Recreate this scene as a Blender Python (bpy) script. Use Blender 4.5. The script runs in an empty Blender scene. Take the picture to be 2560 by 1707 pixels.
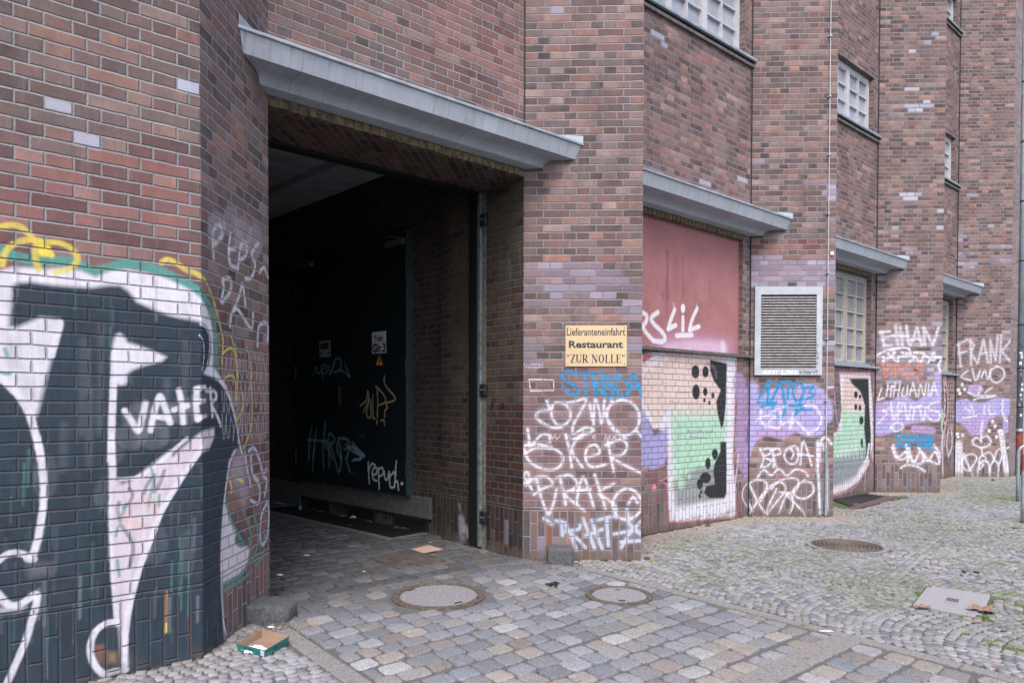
import bpy, math, random
import numpy as np
from mathutils import Matrix, Vector
random.seed(7); RNG = np.random.default_rng(7)
sc = bpy.context.scene; COL = sc.collection

# ------------------------------------------------------------------ camera, world, sun
CH = 1.54; F_, PI_, RO, YA, CY = 1707., 0.01839, -0.00243, -0.03564, 1042.6
cam = bpy.data.cameras.new('camera'); co = bpy.data.objects.new('camera', cam); COL.objects.link(co); sc.camera = co
cam.sensor_width = 36; cam.lens = F_ / 2560 * 36; cam.shift_y = (CY - 853.5) / 2560; cam.clip_end = 500; cam.clip_start = .05
co.location = (0, 0, CH)
co.rotation_euler = (Matrix.Rotation(-YA, 3, 'Z') @ Matrix.Rotation(math.pi / 2 - PI_, 3, 'X') @ Matrix.Rotation(-RO, 3, 'Z')).to_euler()
wd = bpy.data.worlds.new('World'); sc.world = wd; wd.use_nodes = True
nt = wd.node_tree; nt.nodes.clear()
sky = nt.nodes.new('ShaderNodeTexSky'); sky.sky_type = 'NISHITA'; sky.sun_disc = False
SEL, SAZ = math.radians(54), math.radians(183)
sky.sun_elevation = SEL; sky.sun_rotation = SAZ; sky.air_density = 1; sky.dust_density = 4; sky.ozone_density = 1
hs = nt.nodes.new('ShaderNodeHueSaturation'); hs.inputs['Saturation'].default_value = .78
bg = nt.nodes.new('ShaderNodeBackground'); bg.inputs[1].default_value = .15
wo = nt.nodes.new('ShaderNodeOutputWorld')
nt.links.new(sky.outputs[0], hs.inputs['Color']); nt.links.new(hs.outputs[0], bg.inputs[0]); nt.links.new(bg.outputs[0], wo.inputs[0])
sl = bpy.data.lights.new('sun', 'SUN'); sl.energy = .9; sl.angle = math.radians(25); sl.color = (1, .98, .96)
so = bpy.data.objects.new('sun', sl); COL.objects.link(so)
dsun = Vector((math.sin(SAZ) * math.cos(SEL), math.cos(SAZ) * math.cos(SEL), math.sin(SEL)))
so.rotation_euler = dsun.to_track_quat('Z', 'Y').to_euler()
sc.view_settings.view_transform = 'Standard'; sc.view_settings.look = 'None'
sc.view_settings.exposure = 1.0; sc.view_settings.gamma = 1

# ------------------------------------------------------------------ survey of the place: frames and measuring helpers
BE = 0.7229
P0 = np.array([-.13, 6.789]); U = np.array([3.0645, 2.785]); CN = np.array([-2.027, 4.072]); PW = 1.17; BL = 2.53
P = [P0 + U * n for n in range(4)]
def ray(x, y):
    X = x - 1280; Y = y - CY
    c, s = math.cos(-RO), math.sin(-RO); X, Y = c * X - s * Y, s * X + c * Y
    d = np.array([X / F_, 1., -Y / F_])
    c, s = math.cos(-PI_), math.sin(-PI_); d = np.array([d[0], c * d[1] - s * d[2], s * d[1] + c * d[2]])
    c, s = math.cos(-YA), math.sin(-YA)
    return np.array([c * d[0] - s * d[1], s * d[0] + c * d[1], d[2]])
def G(x, y, z=0.):                      # ground point of a surveyed picture point
    d = ray(x, y); t = (z - CH) / d[2]; return d * t + [0, 0, CH]
class Frame:                            # vertical plane: s along it, o out of it (towards the street), z up
    def __init__(s, o, a):
        s.o = np.array(o, float); s.a = a; s.c = np.array([math.cos(a), math.sin(a)]); s.n = np.array([math.sin(a), -math.cos(a)])
    def pt(s, a, o, z):
        q = s.o + s.c * a + s.n * o; return (q[0], q[1], z)
    def px(s, x, y, off=0.):            # plane coordinates of a surveyed picture point
        d = ray(x, y); p = s.o + s.n * off; t = (s.n @ p) / (s.n @ d[:2]); q = d * t
        return float((q[:2] - p) @ s.c), float(q[2] + CH)
FA = Frame(CN, BE); FB = Frame(CN, math.pi / 2)
FB.n = np.array([1., 0.])
FC = [Frame(p, BE) for p in P]; FD = [Frame(p, 0) for p in P]
W1 = Frame(P0, math.radians(132.5)); W1.n = -W1.n
W2 = Frame(np.array([-1.291, 8.142]), math.radians(138.5)); W2.n = -W2.n
# note: W1/W2 outward normals face the passage
for w in (W1, W2):
    if w.n @ np.array([-1, -1.]) < 0: w.n = -w.n

# ------------------------------------------------------------------ object helpers
def lin(c):
    c = [v / 255 for v in c]; return tuple(v / 12.92 if v <= .04045 else ((v + .055) / 1.055) ** 2.4 for v in c)
def tag(o, label=None, cat=None, group=None, kind=None):
    if label: o['label'] = label
    if cat: o['category'] = cat
    if group: o['group'] = group
    if kind: o['kind'] = kind
    return o
def empty(name, loc, label, cat, group=None):
    o = bpy.data.objects.new(name, None); o.empty_display_size = .1; COL.objects.link(o); o.location = loc
    return tag(o, label, cat, group)
def link(name, me, mat, parent=None):
    o = bpy.data.objects.new(name, me); COL.objects.link(o)
    if mat: me.materials.append(mat)
    if parent:
        o.parent = parent      # meshes carry world coordinates: only an Empty's own place has to be undone
        o.matrix_parent_inverse = Matrix.Translation(-parent.location) if parent.type == 'EMPTY' else Matrix()
    return o
def mesh(name, V, Fc, mat, parent=None, smooth=False):
    me = bpy.data.meshes.new(name); me.from_pydata([tuple(map(float, v)) for v in V], [], Fc); me.update()
    if smooth: me.polygons.foreach_set('use_smooth', [True] * len(me.polygons))
    return link(name, me, mat, parent)
class MB:
    def __init__(s): s.v = []; s.f = []
    def add(s, V, Fc):
        b = len(s.v); s.v += [tuple(v) for v in V]; s.f += [tuple(i + b for i in f) for f in Fc]; return s
    def box(s, fr, s0, s1, o0, o1, z0, z1):
        V = [fr.pt(a, o, z) for z in (z0, z1) for o in (o0, o1) for a in (s0, s1)]
        return s.add(V, [(0, 1, 3, 2), (4, 6, 7, 5), (0, 4, 5, 1), (2, 3, 7, 6), (0, 2, 6, 4), (1, 5, 7, 3)])
    def tube(s, pts, r, n=10, cap=True):
        pts = [Vector(p) for p in pts]; V = []; Fc = []; prev = None
        for i, p in enumerate(pts):
            t = (pts[min(i + 1, len(pts) - 1)] - pts[max(i - 1, 0)]).normalized()
            a = t.cross(Vector((0, 0, 1)) if abs(t.z) < .9 else Vector((1, 0, 0))).normalized()
            if prev is not None:
                a = (prev - t * prev.dot(t)).normalized()
            prev = a; b = t.cross(a)
            rr = r[i] if isinstance(r, (list, tuple)) else r
            for k in range(n):
                an = 2 * math.pi * k / n; V.append(p + a * math.cos(an) * rr + b * math.sin(an) * rr)
        for i in range(len(pts) - 1):
            for k in range(n):
                Fc.append((i * n + k, i * n + (k + 1) % n, (i + 1) * n + (k + 1) % n, (i + 1) * n + k))
        if cap: Fc += [tuple(range(n))[::-1], tuple(range((len(pts) - 1) * n, len(pts) * n))]
        return s.add(V, Fc)
    def build(s, name, mat, parent=None, smooth=False, bevel=0):
        o = mesh(name, s.v, s.f, mat, parent, smooth)
        if bevel:
            m = o.modifiers.new('bevel', 'BEVEL'); m.width = bevel; m.segments = 2; m.limit_method = 'ANGLE'
        return o

# ------------------------------------------------------------------ materials
class NT:
    def __init__(s, name):
        s.m = bpy.data.materials.new(name); s.m.use_nodes = True; s.t = s.m.node_tree; s.t.nodes.clear()
        s.out = s.t.nodes.new('ShaderNodeOutputMaterial'); s.b = s.t.nodes.new('ShaderNodeBsdfPrincipled'); s.L(s.b.outputs[0], s.out.inputs[0])
    def L(s, a, b): s.t.links.new(a, b)
    def N(s, ty, **k):
        n = s.t.nodes.new(ty)
        for a, v in k.items(): setattr(n, a, v)
        return n
    def put(s, sock, v):
        if isinstance(v, (int, float)): sock.default_value = v
        elif isinstance(v, (tuple, list)): sock.default_value = v
        else: s.L(v, sock)
    def M(s, op, a, b=0., c=0., clamp=False):
        n = s.N('ShaderNodeMath', operation=op, use_clamp=clamp)
        for i, v in enumerate((a, b, c)): s.put(n.inputs[i], v)
        return n.outputs[0]
    def mix(s, f, a, b, blend='MIX'):
        n = s.N('ShaderNodeMix', data_type='RGBA', blend_type=blend); s.put(n.inputs[0], f); s.put(n.inputs[6], a if not isinstance(a, tuple) else (*a[:3], 1)); s.put(n.inputs[7], b if not isinstance(b, tuple) else (*b[:3], 1)); return n.outputs[2]
    def fmix(s, f, a, b):
        n = s.N('ShaderNodeMix', data_type='FLOAT'); s.put(n.inputs[0], f); s.put(n.inputs[2], a); s.put(n.inputs[3], b); return n.outputs[0]
    def ss(s, v, a, b):
        n = s.N('ShaderNodeMapRange', interpolation_type='SMOOTHSTEP'); s.put(n.inputs[0], v); s.put(n.inputs[1], a); s.put(n.inputs[2], b); return n.outputs[0]
    def ramp(s, f, stops, interp='LINEAR'):
        n = s.N('ShaderNodeValToRGB'); n.color_ramp.interpolation = interp; e = n.color_ramp.elements
        while len(e) < len(stops): e.new(.5)
        for x, (p, c) in zip(e, stops): x.position = p; x.color = (*c[:3], 1)
        s.L(f, n.inputs[0]); return n.outputs[0]
    def noise(s, vec, scale, detail=3, rough=.5, dim='3D'):
        n = s.N('ShaderNodeTexNoise', noise_dimensions=dim)
        if vec is not None: s.L(vec, n.inputs['Vector'])
        n.inputs['Scale'].default_value = scale; n.inputs['Detail'].default_value = detail; n.inputs['Roughness'].default_value = rough
        return n.outputs[0]
    def xyz(s, x, y, z=0.):
        n = s.N('ShaderNodeCombineXYZ')
        for i, v in enumerate((x, y, z)): s.put(n.inputs[i], v)
        return n.outputs[0]
    def bump(s, h, dist, strength=1.):
        n = s.N('ShaderNodeBump'); s.L(h, n.inputs['Height']); n.inputs['Distance'].default_value = dist; n.inputs['Strength'].default_value = strength
        s.L(n.outputs[0], s.b.inputs['Normal'])
    def attr(s, name):
        n = s.N('ShaderNodeAttribute', attribute_name=name); return n.outputs['Color'], n.outputs['Alpha']
    def pos(s): return s.N('ShaderNodeNewGeometry').outputs['Position']

def simple(name, col, rough=.6, metal=0., nscale=0, namt=.15, bump=0., bscale=80, dirt=None):
    n = NT(name); c = (*lin(col), 1); n.b.inputs['Roughness'].default_value = rough; n.b.inputs['Metallic'].default_value = metal
    pos = n.pos(); o = c
    if nscale:
        f = n.noise(pos, nscale, 5, .6); d = tuple(v * (1 - namt * 2) for v in c[:3]); l = tuple(min(1, v * (1 + namt * 1.5)) for v in c[:3])
        o = n.ramp(f, [(.3, d), (.7, l)])
    if dirt:
        f2 = n.ss(n.noise(pos, dirt[1], 6, .65), .5, .72); o = n.mix(f2, o, lin(dirt[0]))
    n.put(n.b.inputs['Base Color'], o)
    if bump: n.bump(n.noise(pos, bscale, 4), bump, .7)
    return n.m

BR = [(0., (68, 60, 64)), (.13, (88, 73, 75)), (.3, (104, 82, 83)), (.5, (116, 88, 86)), (.68, (128, 94, 90)), (.82, (143, 103, 95)), (.93, (154, 117, 102)), (1., (96, 88, 90))]
def brick(name, pal=BR, mort=(154, 150, 155), grime=.5, seed=0., bright=1., soldier=.49, bmp=.006, plinth=(78, 64, 62)):
    n = NT(name); uv = n.N('ShaderNodeUVMap', uv_map='UVMap').outputs[0]; sp = n.N('ShaderNodeSeparateXYZ'); n.L(uv, sp.inputs[0])
    wob = n.noise(uv, 9, 2); wb2 = n.noise(uv, 28, 2)
    x = n.M('ADD', sp.outputs[0], n.M('MULTIPLY', n.M('SUBTRACT', wb2, .5), .007)); z = n.M('ADD', sp.outputs[1], n.M('MULTIPLY', n.M('SUBTRACT', wob, .5), .010))
    H = .0735
    # running courses
    zc = n.M('SUBTRACT', z, .081); row = n.M('FLOOR', n.M('DIVIDE', zc, H)); par = n.M('FLOORED_MODULO', row, 2.)
    w = n.fmix(par, .13, .26); off = n.fmix(par, 0., .195)
    xs = n.M('DIVIDE', n.M('SUBTRACT', x, off), w); colr = n.M('FLOOR', xs); fx = n.M('MULTIPLY', n.M('FRACT', xs), w)
    fz = n.M('MULTIPLY', n.M('FRACT', n.M('DIVIDE', zc, H)), H)
    dA = n.M('MINIMUM', n.M('MINIMUM', fx, n.M('SUBTRACT', w, fx)), n.M('MINIMUM', fz, n.M('SUBTRACT', H, fz)))
    # soldier courses of the plinth
    cS = n.M('FLOOR', n.M('DIVIDE', x, .0735)); oS = n.M('MULTIPLY', n.M('FLOORED_MODULO', cS, 2.), .13)
    zS = n.M('DIVIDE', n.M('ADD', z, n.M('ADD', oS, .03)), .26); rS = n.M('FLOOR', zS); fzS = n.M('MULTIPLY', n.M('FRACT', zS), .26); fxS = n.M('MULTIPLY', n.M('FRACT', n.M('DIVIDE', x, .0735)), .0735)
    dB = n.M('MINIMUM', n.M('MINIMUM', fxS, n.M('SUBTRACT', .0735, fxS)), n.M('MINIMUM', fzS, n.M('SUBTRACT', .26, fzS)))
    isS = n.M('LESS_THAN', z, soldier)
    d = n.fmix(isS, dA, dB)
    d = n.M('MINIMUM', d, n.M('ABSOLUTE', n.M('SUBTRACT', z, soldier)))
    cid = n.fmix(isS, n.M('ADD', colr, n.M('MULTIPLY', par, .37)), n.M('ADD', cS, 91.)); rid = n.fmix(isS, row, n.M('ADD', rS, 77.))
    wn = n.N('ShaderNodeTexWhiteNoise', noise_dimensions='3D'); n.L(n.xyz(cid, rid, seed), wn.inputs['Vector'])
    sc3 = n.N('ShaderNodeSeparateColor'); n.L(wn.outputs['Color'], sc3.inputs[0]); r1, r2, r3 = sc3.outputs
    ed = n.M('ADD', d, n.M('MULTIPLY', n.M('SUBTRACT', n.noise(uv, 38, 5, .75), .5), .012))
    brk = n.ss(ed, .0048, .0086)
    g2 = n.noise(n.xyz(n.M('MULTIPLY', sp.outputs[0], 1.), sp.outputs[1], r3), 7, 4, .6)
    f = n.M('ADD', n.M('MULTIPLY', r1, .72), n.M('MULTIPLY', n.M('SUBTRACT', g2, .33), .75), clamp=True)
    if plinth: f = n.M('MULTIPLY', f, n.fmix(isS, 1., .75))
    bc = n.ramp(f, [(p, tuple(v * bright for v in lin(c))) for p, c in pal])
    st = n.noise(n.xyz(n.M('MULTIPLY', sp.outputs[0], 90.), n.M('MULTIPLY', sp.outputs[1], 9.), r2), 1, 3, .6)
    fin = n.noise(uv, 160, 3, .7)
    v = n.M('ADD', n.M('MULTIPLY', n.M('SUBTRACT', st, .5), .45), n.M('MULTIPLY', n.M('SUBTRACT', fin, .5), .5))
    v = n.M('ADD', v, n.M('ADD', 1., n.M('MULTIPLY', n.M('SUBTRACT', r2, .5), .28)))
    hv = n.N('ShaderNodeHueSaturation'); n.L(bc, hv.inputs['Color']); n.L(v, hv.inputs['Value']); n.L(n.M('ADD', .52, n.M('MULTIPLY', r3, .42)), hv.inputs['Saturation']); bc = hv.outputs[0]
    # dark kiln spots and pale chips
    spot = n.ss(n.noise(uv, 55, 2), .74, .78); bc = n.mix(n.M('MULTIPLY', spot, .6), bc, lin((52, 44, 44)))
    chip = n.ss(n.noise(n.xyz(sp.outputs[0], sp.outputs[1], 7.7), 34, 3, .7), .735, .755); bc = n.mix(n.M('MULTIPLY', chip, .5), bc, lin((205, 150, 130)))
    tc, ta = n.attr('Tint'); inv = n.M('SUBTRACT', 1., ta); m1 = n.N('ShaderNodeVectorMath', operation='SCALE'); n.L(bc, m1.inputs[0]); n.L(inv, m1.inputs['Scale'])
    m1v = n.N('ShaderNodeVectorMath', operation='SCALE'); n.L(tc, m1v.inputs[0]); n.L(n.M('ADD', .85, n.M('MULTIPLY', r1, .3)), m1v.inputs['Scale'])
    m2 = n.N('ShaderNodeVectorMath', operation='ADD'); n.L(m1.outputs[0], m2.inputs[0]); n.L(m1v.outputs[0], m2.inputs[1]); bc = m2.outputs[0]
    gr = n.ss(n.noise(uv, 3.2, 5, .65), .38, .68)
    mc = n.mix(n.M('MULTIPLY', gr, grime), lin(mort), tuple(v * .38 for v in lin(mort)))
    mc = n.mix(n.M('MULTIPLY', n.M('SUBTRACT', 1., n.noise(uv, 120, 2)), .5), mc, lin((92, 86, 84)))
    base = n.mix(brk, mc, bc)
    soot = n.M('MULTIPLY', n.ss(n.noise(n.xyz(n.M('MULTIPLY', sp.outputs[0], 1.6), n.M('MULTIPLY', sp.outputs[1], .8), 5.), 1, 6, .68),   .46, .72), .3); base = n.mix(soot, base, lin((56, 52, 52)))
    smear = n.M('MULTIPLY', n.ss(n.noise(uv, 19, 5, .75), .60, .72), .4); base = n.mix(smear, base, lin((138, 132, 134)))
    wash = n.M('MULTIPLY', n.ss(n.noise(n.xyz(n.M('MULTIPLY', sp.outputs[0], 11.), n.M('MULTIPLY', sp.outputs[1], 1.1), 9.), 1, 5, .7), .55, .74), .24); base = n.mix(wash, base, lin((152, 142, 144)))
    low = n.M('SUBTRACT', 1., n.ss(n.M('ADD', sp.outputs[1], n.M('MULTIPLY', n.M('SUBTRACT', n.noise(uv, 6, 4), .5), .5)), 0., .16))
    # paint
    pc, pa = n.attr('Paint')
    stp = n.noise(n.xyz(n.M('MULTIPLY', sp.outputs[0], 42.), n.M('MULTIPLY', sp.outputs[1], 2.2), 3.), 1, 4, .65)
    bl = n.noise(uv, 8, 5, .65)
    pv = n.M('ADD', .36, n.M('ADD', n.M('MULTIPLY', stp, .6), n.M('ADD', n.M('MULTIPLY', bl, .46), n.M('MULTIPLY', n.noise(uv, 210, 3, .8), .22))))
    pcs = n.N('ShaderNodeVectorMath', operation='SCALE'); n.L(pc, pcs.inputs[0]); n.L(n.M('MULTIPLY', pv, n.M('SUBTRACT', 1., n.M('MULTIPLY', n.M('SUBTRACT', 1., brk), .3))), pcs.inputs['Scale'])  # paint colour darkened in the joints, for the shade in the recess
    # paint misses the upper shoulder of the joints and is worn in specks
    wear = n.M('ADD', n.M('MULTIPLY', n.ss(n.noise(uv, 48, 5, .75), .66, .73), .6), n.M('MULTIPLY', n.ss(n.noise(uv, 5, 6, .75), .5, .75), .16))
    miss = n.M('MULTIPLY', n.M('SUBTRACT', 1., brk), .16)
    keep = n.M('MULTIPLY', n.M('SUBTRACT', 1., wear), n.M('SUBTRACT', 1., miss))
    a2 = n.M('MULTIPLY', pa, keep)
    s1 = n.N('ShaderNodeVectorMath', operation='SCALE'); n.L(base, s1.inputs[0]); n.L(n.M('SUBTRACT', 1., a2), s1.inputs['Scale'])
    s2 = n.N('ShaderNodeVectorMath', operation='SCALE'); n.L(pcs.outputs[0], s2.inputs[0]); n.L(keep, s2.inputs['Scale'])
    s3 = n.N('ShaderNodeVectorMath', operation='ADD'); n.L(s1.outputs[0], s3.inputs[0]); n.L(s2.outputs[0], s3.inputs[1])
    fc = n.mix(n.M('MULTIPLY', low, .6), s3.outputs[0], lin((96, 87, 79)))
    n.L(fc, n.b.inputs['Base Color']); n.b.inputs['Roughness'].default_value = .85
    try: n.b.inputs['Specular IOR Level'].default_value = .25
    except Exception: pass
    hgt = n.M('ADD', n.ss(d, .001, .0085), n.M('ADD', n.M('MULTIPLY', n.noise(uv, 130, 3, .6), .16), n.M('MULTIPLY', n.M('ADD', r2, g2), .12)))
    n.bump(hgt, bmp, .9)
    return n.m

def painted(name, col, rough=.7, nsc=6, amt=.18, bump=0.):   # smooth surface that carries the same spray paint attributes
    n = NT(name); pos = n.pos(); c = lin(col)
    o = n.ramp(n.noise(pos, nsc, 6, .65), [(.3, tuple(v * (1 - amt) for v in c)), (.7, tuple(v * (1 + amt) for v in c))])
    pc, pa = n.attr('Paint'); s1 = n.N('ShaderNodeVectorMath', operation='SCALE'); n.L(o, s1.inputs[0]); n.L(n.M('SUBTRACT', 1., pa), s1.inputs['Scale'])
    s3 = n.N('ShaderNodeVectorMath', operation='ADD'); n.L(s1.outputs[0], s3.inputs[0]); n.L(pc, s3.inputs[1])
    n.L(s3.outputs[0], n.b.inputs['Base Color']); n.b.inputs['Roughness'].default_value = rough
    if bump: n.bump(n.noise(pos, 60, 4), bump, .6)
    return n.m

# ------------------------------------------------------------------ spray paint: strokes rasterised onto a wall's own vertices
REG = {'R1': (0, 0), 'R2': (0, 550), 'R3': (0, 1107), 'R4': (600, 0), 'R5': (640, 550), 'R6': (600, 1107),
       'S1': (1250, 0), 'S2': (1250, 550), 'S3': (1250, 1107), 'S4': (1860, 0), 'S5': (1860, 550), 'S6': (1860, 1107)}
def reg(r, p):
    if r == 'Q': return 2300 + p[0] / 7.127, 1080 + p[1] / 7.127
    x0, y0 = REG[r]; return x0 + p[0] / 2.613, y0 + p[1] / 2.613
def smooth_line(pts, k=6):
    if len(pts) < 3: return pts
    P_ = [pts[0]] + list(pts) + [pts[-1]]; out = []
    for i in range(1, len(P_) - 2):
        p0, p1, p2, p3 = map(np.array, (P_[i - 1], P_[i], P_[i + 1], P_[i + 2]))
        for j in range(k):
            t = j / k; out.append(tuple(.5 * ((2 * p1) + (-p0 + p2) * t + (2 * p0 - 5 * p1 + 4 * p2 - p3) * t * t + (-p0 + 3 * p1 - 3 * p2 + p3) * t ** 3)))
    out.append(tuple(map(float, pts[-1]))); return out
class Canvas:
    def __init__(s, fr, S, Z, off=0.):
        s.k = 1.; s.uo = (0, 0); s.halo = False; s.fr = fr; s.S = np.array(S); s.Z = np.array(Z); s.off = off
        s.p = np.zeros((len(Z), len(S), 4)); s.t = np.zeros((len(Z), len(S), 4))
        g = np.random.default_rng(3); s.g = g.random((len(Z), len(S)))
        # soft noise
        a = s.g.copy()
        for _ in range(3):
            a = (a + np.roll(a, 1, 0) + np.roll(a, 1, 1) + np.roll(a, -1, 0) + np.roll(a, -1, 1)) / 5
        s.n = (a - a.mean()) / (a.std() + 1e-9)
    def conv(s, r, pts): return [s.fr.px(*reg(r, p), s.off) for p in pts]
    def over(s, buf, sl, a, col):
        c = np.array(lin(col)); b = buf[sl]; a = a[..., None]
        b[..., :3] = b[..., :3] * (1 - a) + c * a; b[..., 3:] = b[..., 3:] * (1 - a) + a
    def box(s, x0, x1, z0, z1):
        i0, i1 = np.searchsorted(s.S, (x0, x1)); j0, j1 = np.searchsorted(s.Z, (z0, z1))
        return (slice(j0, j1), slice(i0, i1))
    def stroke(s, r, pts, w, col, a=1., soft=.35, sm=True, buf=None):
        buf = s.p if buf is None else buf
        if sm: pts = smooth_line(pts)
        q = s.conv(r, pts); w = w / 2 * (s.k if w < .065 else 1.); ext = w * (1 + soft) + .01
        if len(q) == 1: q = q * 2
        q = np.array(q); sl = s.box(q[:, 0].min() - ext, q[:, 0].max() + ext, q[:, 1].min() - ext, q[:, 1].max() + ext)
        X, Y = np.meshgrid(s.S[sl[1]], s.Z[sl[0]])
        if X.size == 0: return
        D = np.full(X.shape, 1e9)
        for (ax, ay), (bx, by) in zip(q[:-1], q[1:]):
            dx, dy = bx - ax, by - ay; L = dx * dx + dy * dy + 1e-12
            t = np.clip(((X - ax) * dx + (Y - ay) * dy) / L, 0, 1); D = np.minimum(D, np.hypot(X - ax - t * dx, Y - ay - t * dy))
        D = D + s.n[sl] * w * .05
        al = np.clip((w * (1 + soft) - D) / (2 * soft * w + 1e-6), 0, 1); al = al * al * (3 - 2 * al) * a
        if s.halo and w < .03 and a > .7 and w > .007 and buf is s.p:
            h = np.clip(1 - D / (w * 4.2 + .012), 0, 1) ** 2 * .26 * np.clip(1 + s.n[sl] * .35, 0, 2); s.over(buf, sl, h, col)
        s.over(buf, sl, al * np.clip(.93 + s.n[sl] * .06, 0, 1), col)
    def fill(s, r, pts, col, a=1., soft=.012, sm=False, buf=None, alt=None):
        buf = s.p if buf is None else buf
        if r == 'mix': q = [s.fr.px(*reg(*p), s.off) for p in pts]
        elif r is None: q = pts
        else:
            if sm: pts = smooth_line(list(pts) + [pts[0]])[:-1]
            q = s.conv(r, pts)
        q = np.array(q); sl = s.box(q[:, 0].min() - soft, q[:, 0].max() + soft, q[:, 1].min() - soft, q[:, 1].max() + soft)
        X, Y = np.meshgrid(s.S[sl[1]], s.Z[sl[0]])
        if X.size == 0: return
        ins = np.zeros(X.shape, bool); D = np.full(X.shape, 1e9)
        for (ax, ay), (bx, by) in zip(q, np.roll(q, -1, 0)):
            if by != ay:
                c = ((ay > Y) != (by > Y)) & (X < (bx - ax) * (Y - ay) / (by - ay) + ax); ins ^= c
            dx, dy = bx - ax, by - ay; L = dx * dx + dy * dy + 1e-12
            t = np.clip(((X - ax) * dx + (Y - ay) * dy) / L, 0, 1); D = np.minimum(D, np.hypot(X - ax - t * dx, Y - ay - t * dy))
        al = np.clip(.5 + np.where(ins, D, -D) / (2 * soft), 0, 1) * a
        s.over(buf, sl, al, col)
    def dot(s, r, c, rx, ry, col, a=1., soft=.25):
        cx, cy = c; pts = [(cx + rx * math.cos(t), cy + ry * math.sin(t)) for t in np.linspace(0, 6.283, 20)[:-1]]
        s.fill(r, pts, col, a, .008)
    def bricks(s, r, x0, y0, x1, y1, col, a=.85, prob=1., seed=1, soldier=.49):   # tint whole bricks only
        A = s.fr.px(*reg(r, (x0, y0)), s.off); B = s.fr.px(*reg(r, (x1, y1)), s.off); sa, sb = sorted((A[0], B[0])); za, zb = sorted((A[1], B[1]))
        sl = s.box(sa - .3, sb + .3, za - .2, zb + .2); X, Y = np.meshgrid(s.S[sl[1]], s.Z[sl[0]])
        if X.size == 0: return
        H = .0735; uo = s.uo; Y = Y + uo[1]; X = X + uo[0]; row = np.floor((Y - .081) / H); par = row % 2; w = np.where(par > 0, .26, .13); off = np.where(par > 0, .195, 0)
        c = np.floor((X - off) / w); cx = (c + .5) * w + off; cz = (row + .5) * H + .081
        S_ = Y < soldier; cS = np.floor(X / .0735); rS = np.floor((Y + .03 + (cS % 2) * .13) / .26)
        cx = np.where(S_, (cS + .5) * .0735, cx); cz = np.where(S_, (rS + .5) * .26 - .03 - (cS % 2) * .13, cz)
        h = np.sin(cx * 127.1 + cz * 311.7 + seed * 74.7) * 43758.5453; h = h - np.floor(h)
        m = (cx - uo[0] > sa) & (cx - uo[0] < sb) & (cz - uo[1] > za) & (cz - uo[1] < zb) & (h < prob)
        s.over(s.t, sl, m * a * (.7 + .3 * h), col)
        if col[2] > col[0]: g_ = (h * 7.13) % 1; s.over(s.t, sl, m * a * .45 * (g_ > .55), (166, 164, 188)); s.over(s.t, sl, m * a * .3 * (g_ < .25), (140, 112, 120))
    def paste(s, me, keep):
        pass
def lines(*seg):
    out = [seg[0][0]]
    for a, b, r in seg:
        n = max(1, int(round((b - a) / r))); out += list(np.linspace(a, b, n + 1)[1:])
    return out
def zero_paint(me):
    for nm in ('Paint', 'Tint'):
        at = me.color_attributes.new(nm, 'FLOAT_COLOR', 'POINT'); at.data.foreach_set('color', np.zeros(len(me.vertices) * 4, np.float32))
def wall(name, fr, S, Z, mat, parent, paint=None, holes=(), off=0., uvo=(0, 0)):
    S = np.array(S); Z = np.array(Z); X, Y = np.meshgrid(S, Z)
    q = fr.o + fr.n * off; V = np.stack([q[0] + fr.c[0] * X, q[1] + fr.c[1] * X, Y], -1).reshape(-1, 3)
    nx, nz = len(S), len(Z); i = np.arange(nz - 1)[:, None] * nx + np.arange(nx - 1)[None]
    keep = np.ones(i.shape, bool); cx = (S[:-1] + S[1:]) / 2; cz = (Z[:-1] + Z[1:]) / 2
    for a, b, c, d in holes: keep &= ~((cx[None] > a) & (cx[None] < b) & (cz[:, None] > c) & (cz[:, None] < d))
    i = i[keep]; Fc = np.stack([i, i + 1, i + nx + 1, i + nx], -1)
    t = np.array([fr.c[0], fr.c[1], 0]); nn = np.cross(t, [0, 0, 1])
    if nn[:2] @ fr.n < 0: Fc = Fc[:, ::-1]
    me = bpy.data.meshes.new(name); me.vertices.add(len(V)); me.vertices.foreach_set('co', V.ravel())
    me.loops.add(Fc.size); me.loops.foreach_set('vertex_index', Fc.ravel().astype(np.int32))
    me.polygons.add(len(Fc)); me.polygons.foreach_set('loop_start', np.arange(0, Fc.size, 4, dtype=np.int32))
    me.update(calc_edges=True)
    uv = me.uv_layers.new(name='UVMap'); u = np.stack([X.ravel() + uvo[0], Y.ravel() + uvo[1]], -1)[Fc.ravel()]; uv.data.foreach_set('uv', u.ravel())
    cv = None
    P_ = np.zeros((len(V), 4)); T_ = np.zeros((len(V), 4))
    if paint:
        cv = Canvas(fr, S, Z, off); cv.uo = uvo; paint(cv); P_ = cv.p.reshape(-1, 4); T_ = cv.t.reshape(-1, 4)
    for nm, A in (('Paint', P_), ('Tint', T_)):
        at = me.color_attributes.new(nm, 'FLOAT_COLOR', 'POINT'); at.data.foreach_set('color', A.astype(np.float32).ravel())
    me.validate(); me.update()
    return link(name, me, mat, parent)

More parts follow.
